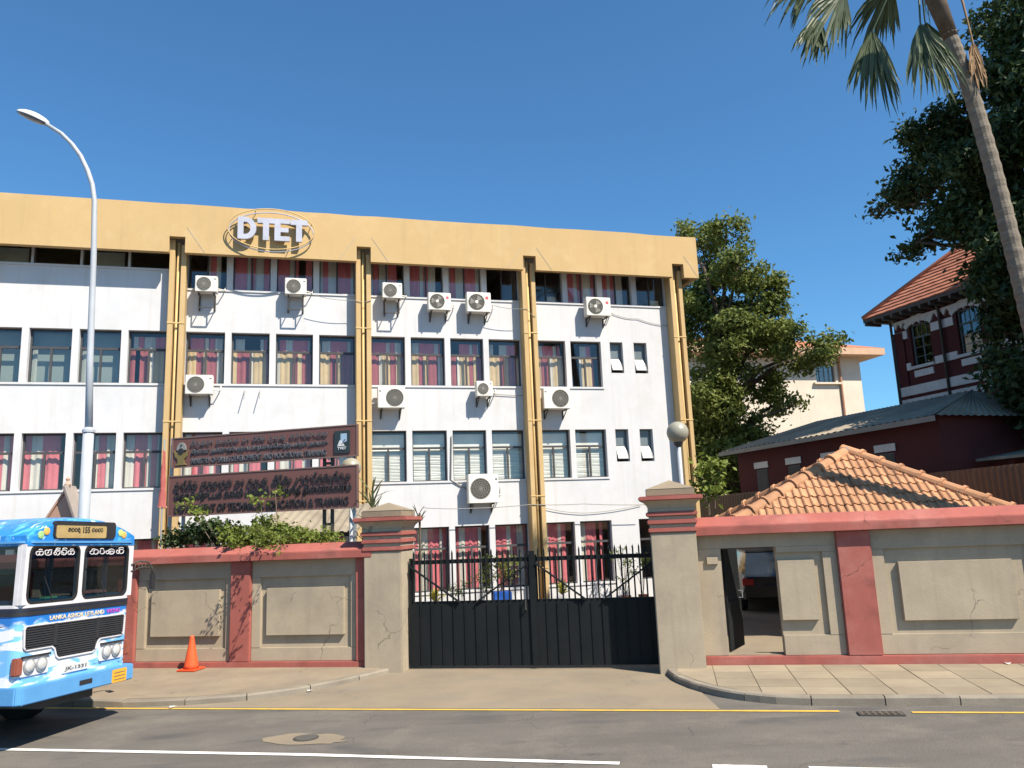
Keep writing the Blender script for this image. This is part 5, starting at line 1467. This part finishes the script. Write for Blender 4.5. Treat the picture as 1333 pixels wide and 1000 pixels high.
# ------------------------------------------------------------------ vegetation
def leaves(b, c, rad, n, size, shell=.35, up=.45, flat=1.0):
    """n leaf faces scattered in an ellipsoid, gathered in small clumps with their tips hanging outwards."""
    rx, ry, rz = rad
    m_ = max(1, n // 14)
    for _ in range(m_):
        while True:
            d = Vector((random.gauss(0, 1), random.gauss(0, 1), random.gauss(0, 1)))
            if d.length > .1: break
        d.normalize(); k = (shell + (1 - shell) * random.random() ** .6)
        cc = Vector((c[0] + d.x * rx * k, c[1] + d.y * ry * k, c[2] + d.z * rz * k))
        for _ in range(14):
            o = cc + Vector((random.gauss(0, 1), random.gauss(0, 1), random.gauss(0, .7))) * size * 1.7
            nrm = (d * .5 + Vector((random.gauss(0, .6), random.gauss(0, .6), random.gauss(0, .6) + up))).normalized()
            a = nrm.orthogonal().normalized(); a = Matrix.Rotation(random.random() * 6.28, 3, nrm) @ a; bb = nrm.cross(a)
            s_ = size * random.uniform(.6, 1.25)
            a *= s_; bb *= s_ * .5 * flat
            n0 = len(b.v)
            b.v += [tuple(o - a), tuple(o + bb + nrm * s_ * .1), tuple(o + a - nrm * s_ * .15), tuple(o - bb + nrm * s_ * .1)]
            b.f.append((n0, n0 + 1, n0 + 2, n0 + 3))
def raw(name, b, mt, parent):
    me = bpy.data.meshes.new(name); me.from_pydata(b.v, [], b.f); me.materials.append(mt)
    return put(name, me, parent)
def tree(name, label, basep, top, blobs, mt, lsize, dens, trunk_r, group=None, shell=.35, clumps=7, bark=None):
    """blobs: world ellipsoids (centre, (rx, ry, rz)); each is broken into clumps."""
    t = thing(name, label, 'tree', basep, 0, group)
    B0 = Vector(basep); T0 = Vector(top)
    tb = MB(); pts = []
    for i in range(8):
        s_ = i / 7; p = B0.lerp(T0, s_) - B0
        pts.append(p + Vector((math.sin(s_ * 5) * .15, math.cos(s_ * 4) * .12 - .12, 0)))
    tb.tube(pts, [trunk_r * (1.25 - .85 * i / 7) for i in range(8)], 10)
    tb.build('trunk', bark or m_bark, t, smooth=True)
    lb = MB(); lm = MB()
    for c, rad in blobs:
        c = Vector(c); s0 = B0.lerp(T0, min(.95, max(.35, (c.z - B0.z) / max(.1, (T0.z - B0.z)) * .75)))
        mid = s0.lerp(c, .5) + Vector((random.uniform(-.4, .4), random.uniform(-.4, .4), random.uniform(.1, .6)))
        lm.tube([s0 - B0, mid - B0, c - B0], [trunk_r * .42, trunk_r * .26, trunk_r * .1], 6)
        vol = rad[0] * rad[1] * rad[2]
        nc = max(3, int(clumps * vol ** .45))
        for _ in range(nc):
            d = Vector((random.gauss(0, 1), random.gauss(0, 1), random.gauss(0, 1))).normalized()
            k = random.uniform(.45, 1.02)
            cc = Vector((c.x + d.x * rad[0] * k, c.y + d.y * rad[1] * k, c.z + d.z * rad[2] * k))
            r_ = random.uniform(.28, .5) * (vol ** (1 / 3))
            lm.tube([c - B0, c.lerp(cc, .6) - B0 + Vector((0, 0, random.uniform(-.1, .2))), cc - B0], [trunk_r * .09, trunk_r * .06, trunk_r * .03], 4)
            leaves(lb, cc - B0, (r_, r_, r_ * .72), int(dens * r_ * r_), lsize, shell)
    lm.build('limbs', bark or m_bark, t, smooth=True)
    raw('crown', lb, mt, t)
    return t
def blob(px, py, rx, ry, y, dy=None):
    c = at(px, py, y); k = y / F_PX
    return (c, (rx * k, dy or (rx * k + ry * k) * .5, ry * k))
Y1 = 37.0
bl = [blob(*q_, Y1 + random.uniform(-1.2, 1.2)) for q_ in ((915, 325, 30, 30), (945, 300, 30, 22), (960, 345, 32, 32), (985, 380, 36, 30), (930, 385, 42, 40), (1000, 430, 42, 38), (950, 450, 45, 45),
      (1050, 455, 34, 30), (1075, 450, 22, 22), (925, 505, 38, 45), (975, 500, 35, 28), (905, 570, 28, 55), (940, 575, 26, 35), (1015, 395, 20, 22), (890, 305, 22, 16), (1010, 525, 30, 20), (900, 420, 25, 50), (1030, 530, 22, 14), (920, 560, 30, 40), (955, 600, 30, 35), (990, 560, 30, 25), (930, 630, 30, 25), (945, 545, 30, 30), (910, 620, 20, 40), (960, 420, 40, 35))]
tb_ = at(950, 640, Y1)
tree('leafy_tree', 'tall loose olive green tree growing past the end of the white block', (tb_.x, tb_.y, -.1), (tb_.x + .3, tb_.y, 12.5), bl, m_leaf_a, .13, 1000, .34, 'background trees', clumps=8)
Y2 = 27.0
bl = [blob(*q_, 31.0 - max(0, min(7, (q_[0] - 1160) / 170 * 6)) + random.uniform(-.6, .6), 1.5) for q_ in ((1325, 60, 50, 60), (1350, 130, 70, 60), (1215, 165, 38, 28), (1265, 150, 40, 40), (1190, 235, 38, 30), (1160, 262, 24, 16), (1240, 225, 50, 40), (1300, 215, 55, 60), (1270, 285, 50, 34), (1225, 290, 30, 22), (1195, 315, 22, 14),
      (1345, 290, 60, 70), (1300, 340, 40, 30), (1335, 380, 42, 50), (1320, 430, 34, 30), (1345, 470, 44, 50), (1400, 200, 80, 90), (1400, 350, 80, 90), (1430, 90, 80, 80), (1480, 260, 80, 110), (1470, 420, 70, 80), (1350, 540, 40, 40), (1420, 500, 60, 60), (1300, 20, 25, 25), (1320, 110, 45, 45), (1345, 30, 40, 50), (1305, 280, 45, 45), (1340, 210, 40, 50), (1325, 340, 40, 45), (1310, 400, 25, 25))]
bl += [((26, 24, 9), (3, 2.5, 3)), ((27, 26, 13), (3, 2.5, 3)), ((24.5, 23, 15), (3, 2.5, 3)), ((22, 22.5, 6.5), (2, 2, 1.6)), ((28, 23, 6), (3, 2.5, 2.5))]
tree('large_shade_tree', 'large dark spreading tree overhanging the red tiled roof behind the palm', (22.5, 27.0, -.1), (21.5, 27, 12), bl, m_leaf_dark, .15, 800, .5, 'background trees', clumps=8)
bl = [((19.5 + math.cos(k * 1.3) * 2.6, 18.5 + math.sin(k * 1.3) * 2.6, 8.5 + .75 * k), (2.3, 2.3, 1.9)) for k in range(9)]
tree('large_shade_tree', 'unseen dark tree added beside the palm to shade the maroon building', (20.5, 18.5, -.1), (20, 18.5, 12), bl, m_leaf_dark, .2, 260, .4, 'background trees', clumps=7)  # unseen tree outside the view, added to shade the low building's near end

# fan palm
PY = 15.6
def pp(px, py, dy=0): return at(px, py, PY + dy)
pb = Vector((pp(1385, 600).x + .75, PY, -.1))
t = thing('fan_palm', 'leaning fan palm with drooping fronds and pale ringed trunk behind the wall', 'palm tree', pb)
tr = [(pb.x, pb.y, -.1), tuple(pp(1378, 560)), tuple(pp(1345, 430)), tuple(pp(1318, 320)), tuple(pp(1290, 210)), tuple(pp(1262, 115)), tuple(pp(1238, 50)), tuple(pp(1212, -15)), tuple(pp(1196, -60))]
def catm(P, n):
    P = [Vector(p) for p in P]; out = []
    for i in range(len(P) - 1):
        a, b_, c, d = P[max(i - 1, 0)], P[i], P[i + 1], P[min(i + 2, len(P) - 1)]
        for k in range(n):
            u = k / n; out.append(.5 * ((2 * b_) + (c - a) * u + (2 * a - 5 * b_ + 4 * c - d) * u * u + (3 * b_ - a - 3 * c + d) * u ** 3))
    return out + [P[-1]]
path = catm(tr, 12)
rads = []
for i in range(len(path)):
    s_ = i / (len(path) - 1); r_ = .20 - .07 * s_
    rads.append(r_ * (1.05 if i % 2 else .96))
MB().tube([p - pb for p in path], rads, 14).build('trunk', m_palm_bark, t, smooth=False)
top = Vector(tr[-1])
MB().tube([Vector(tr[-3]) - pb, Vector(tr[-2]) - pb, top - pb], [.15, .21, .14], 12).build('crown_shaft', m_bark, t, smooth=True)
def frond(hub, hang, spread, length, mt, nseg=26, label=None, start=None):
    """Costapalmate leaf: petiole to hub, segments fanning about the hang direction and drooping at their tips."""
    hub = Vector(hub) - pb; hang = Vector(hang).normalized()
    side = hang.cross(Vector((0, 1, .2))).normalized(); nr = side.cross(hang)
    b = MB()
    for i in range(nseg):
        if random.random() < .1: continue
        a = spread * (2 * (i + .5) / nseg - 1) + random.uniform(-.03, .03)
        d = hang * math.cos(a) + side * math.sin(a)
        L_ = length * (1 - .25 * abs(a / spread) ** 2) * random.uniform(.72, 1.12)
        w_ = .045; sd_ = d.cross(nr).normalized()
        zz = nr * (.10 * (1 if i % 2 else -1) * .25)
        p0 = hub + d * .05; n0 = len(b.v)
        for k, (s_, wk, dr) in enumerate(((0, .3, 0), (.35, 1.0, .04), (.65, .85, .18), (.85, .5, .36), (1.0, .05, .6))):
            p = p0 + d * (L_ * s_) + Vector((0, 0, -1)) * (dr * L_ * (1 - .6 * max(0, -d.z))) + zz * s_ + nr * random.uniform(-.03, .03) * s_ * 2
            b.v += [tuple(p - sd_ * w_ * wk), tuple(p + nr * .02 * wk), tuple(p + sd_ * w_ * wk)]
        for k in range(4):
            q = n0 + 3 * k
            b.f += [(q, q + 1, q + 4, q + 3), (q + 1, q + 2, q + 5, q + 4)]
    o = raw('frond', b, mt, t)
    s0 = (start or top) - pb
    mid = s0.lerp(hub, .5) + Vector((0, 0, .25))
    MB().tube([s0, mid, hub, hub + hang * .25], [.035, .025, .018, .01], 6).build('petiole', m_leaf_palm if mt is not m_leaf_dead else m_leaf_dead, o, smooth=True)
    if label: o['label'] = label
    return o
frond(pp(1100, -12, -.3), (-.75, -.1, -.7), .95, 1.35, m_leaf_palm)
frond(pp(1068, 25, .5), (-.5, .1, -.9), .7, .9, m_leaf_palm)
frond(pp(1136, 40, .3), (-.10, 0, -1), .55, 1.65, m_leaf_palm, 30)
frond(pp(1198, 30, -.3), (.12, -.1, -1), .60, 1.50, m_leaf_palm, 30)
frond(pp(1204, 28, .5), (.35, .1, -1), .45, 1.55, m_leaf_palm)
frond(pp(1266, 54, -.2), (.0, 0, -1), .30, .85, m_leaf_dead, 22, 'dry brown dead frond', pp(1245, -20))
frond(pp(1060, -30, .8), (-1, .1, -.2), .9, 1.2, m_leaf_palm)
frond(pp(1160, -20, .9), (-.4, .6, -.7), .8, 1.2, m_leaf_palm)
for k in range(9):
    a = k * .7 + .3; d = Vector((math.cos(a), math.sin(a), random.uniform(.2, .9)))
    hb = top + d * 1.4
    frond(hb, d + Vector((0, 0, -.25)), 1.1, 1.4, m_leaf_palm, 22)

# creeper over the left wall
def shrub(name, label, cat, basep, blobs, mt, lsize, n, group=None, stem=True):
    t = thing(name, label, cat, basep, 0, group); B0 = Vector(basep); b = MB(); s = MB()
    for c, rad in blobs:
        leaves(b, Vector(c) - B0, rad, int(n * min(1, (rad[0] * rad[2]) / .12)) + 14, lsize, .15, .5, 1.3)
        c = Vector(c) - B0; s.tube([(0, 0, 0), c * .5 + Vector((.05, 0, .1)), c], [.025, .018, .008], 5)
    s.build('stems', m_bark, t, smooth=True)
    raw('foliage', b, mt, t)
    return t
def wblob(px, py, rx, ry, yl):          # on the wall frame, yl metres behind its face
    x, z = WAL.hit(px, py, -yl); p = WAL.w(x, yl, z); k = p.y / F_PX
    return (p, (rx * k, .28, ry * k))
p0 = WAL.w(-5.2, .62, -.1)
sh = shrub('creeper', 'sunlit yellow green creeper spilling over the red coping below the signboards', 'creeper', p0, [wblob(*q_) for q_ in ((330, 696, 30, 13, .5), (370, 694, 34, 15, .5), (345, 682, 14, 8, .45), (410, 700, 28, 10, .5), (300, 692, 16, 10, .5), (430, 703, 14, 6, .4), (318, 703, 30, 9, .25), (356, 704, 30, 8, .2), (262, 668, 9, 6, .4), (243, 656, 6, 4, .4), (338, 652, 4, 7, .42), (358, 640, 3, 4, .42))], m_leaf_bright, .055, 520)
# arching shoots over the pavement
lb = MB(); ls = MB()
for (u0, z0, du, out, dz) in ((-4.9, 2.5, .3, .9, -.25), (-5.15, 2.55, -.15, .75, .1), (-5.4, 2.5, .2, .6, -.1)):
    a = WAL.w(u0, .3, z0) - p0; c_ = WAL.w(u0 + du * .5, -out * .5, z0 + .25) - p0; e_ = WAL.w(u0 + du, -out, z0 + dz) - p0
    pts = [a * (1 - s_) ** 2 + c_ * 2 * s_ * (1 - s_) + e_ * s_ * s_ for s_ in [i / 8 for i in range(9)]]
    ls.tube(pts, .006, 4)
    for q_ in pts[1:]: leaves(lb, q_, (.05, .05, .05), 14, .035, .1, .5, 1.3)
raw('shoot_leaves', lb, m_leaf_bright, sh); ls.build('shoots', m_bark, sh)
shrub('dark_shrub', 'dark green shrub growing below the crest end of the signboards', 'shrub', tuple(WAL.w(-7.0, .75, -.1)), [wblob(*q_) for q_ in ((250, 697, 26, 13, .7), (280, 695, 26, 15, .75), (225, 704, 16, 8, .7))], m_leaf_dark, .06, 700)
# strappy plants
def spiky(name, label, p, n, L_, mt, pot=None, lean=.5, cat='plant', w_=.03, z0=0.0, stalk=0.0):
    t = thing(name, label, cat, p); b = MB()
    for i in range(n):
        a = random.random() * 6.28; el = random.uniform(.35, 1.3)
        d = Vector((math.cos(a) * math.cos(el), math.sin(a) * math.cos(el), math.sin(el))); l = L_ * random.uniform(.6, 1.1)
        sd_ = d.cross(Vector((0, 0, 1))).normalized() * w_; o = Vector((0, 0, z0 + stalk * random.uniform(.6, 1))); n0 = len(b.v)
        for s_, wk in ((0, .5), (.4, 1), (.75, .7), (1, .05)):
            q_ = o + d * l * s_ + Vector((0, 0, -lean * l * s_ * s_ * .5)); b.v += [tuple(q_ - sd_ * wk), tuple(q_ + sd_ * wk)]
        for k in range(3): b.f.append((n0 + 2 * k, n0 + 2 * k + 1, n0 + 2 * k + 3, n0 + 2 * k + 2))
    raw('leaves', b, mt, t)
    if stalk: MB().tube([(0, 0, 0), (.02, 0, z0 + stalk)], .025, 6).build('stalk', m_bark, t)
    if pot: MB().lathe([(.11, 0), (.13, .02), (.17, .26), (.185, .27), (.185, .3), (.15, .3), (.14, .25)], 14).build('pot', pot, t)
    return t
p = at(484, 655, 17.0)
spiky('strap_leaf_plant', 'tall strap leaved plant standing between the signboards and gate pillar', (p.x, p.y, -.1), 34, .75, mat('leaf_grey_green', (.16, .19, .09), (.10, .13, .06), 3, .6, trans=.3), None, .35, 'plant', .022, 0, p.z + .35)
p = at(545, 668, 16.6)
spiky('strap_leaf_plant', 'small dry strap leaved tuft beside the gate pillar cap', (p.x, p.y, -.1), 16, .5, MATS['leaf_grey_green'], None, .3, 'plant', .018, 0, p.z + .1)
m_pot_w = mat('white_pot', (.6, .58, .52), scale=4); m_pot_b = mat('blue_tub', (.02, .10, .42), scale=4, rough=.5); m_pot_t = mat('terracotta_pot', (.32, .13, .08), scale=4)
def fp_(px, yl): x = FAC.hit(px, 780, -yl)[0]; return FAC.w(x, yl, -.08)
spiky('potted_plant', 'yellow leaved plant behind the gate bars beside the signboard pillar', fp_(566, -1.2), 40, .6, m_yellow_leaf, m_pot_t, .5, 'plant', .03, .3, .3)
spiky('potted_plant', 'yellow leaved plant in a white pot behind the gate near its middle', fp_(733, -1.2), 44, .62, m_yellow_leaf, m_pot_w, .5, 'plant', .03, .3, .28)
pz = fp_(653, -1.4)
t = thing('potted_plant', 'bushy plant in a square blue tub behind the gate bars', 'plant', pz, FAC.ang)
MB().box(-.28, .28, -.2, .2, 0, .72).build('tub', m_pot_b, t, bevel=.02)
b = MB(); s = MB()
for k in range(9):
    c = Vector((random.uniform(-.5, .5), random.uniform(-.2, .2), random.uniform(.95, 1.75))); s.tube([(0, 0, .7), c * .6 + Vector((0, 0, .3)), c], .01, 5); leaves(b, c, (.22, .18, .2), 90, .05, .2)
raw('foliage', b, m_leaf_a, t); s.build('stems', m_bark, t)
for px, lab, n_, sz in ((628, 'thin grey stemmed shrub in a pot left of the blue tub', 5, .9), (815, 'sparse shrub against the white wall near the globe lamp', 8, 1.3), (838, 'sparse climbing shrub by the gate pillar under the globe lamp', 6, 1.2), (600, 'low dark plant in a pot behind the gate braces', 4, .6)):
    pz = fp_(px, -.9); t = thing('potted_plant', lab, 'plant', pz, 0); b = MB(); s = MB()
    MB().lathe([(.12, 0), (.17, .26), (.18, .3), (.14, .3)], 14).build('pot', m_pot_t, t)
    for k in range(n_):
        c = Vector((random.uniform(-.3, .3), random.uniform(-.15, .15), .4 + sz * random.uniform(.3, 1.1))); s.tube([(0, 0, .28), c * .5 + Vector((0, 0, .25)), c], .008, 5); leaves(b, c, (.14, .12, .14), 42, .045, .2)
    raw('foliage', b, m_leaf_a, t); s.build('stems', m_bark, t)
# leaves and plants at the corner of the block
p = at(915, 600, 24.0)
shrub('corner_shrub', 'yellow green broad leaved shrub beside the last pilaster', 'shrub', (p.x, p.y, -.1), [(at(918, 618, 24), (.35, .3, .5)), (at(930, 610, 24), (.3, .3, .3)), (at(922, 640, 24), (.4, .3, .5))], m_leaf_bright, .13, 90)
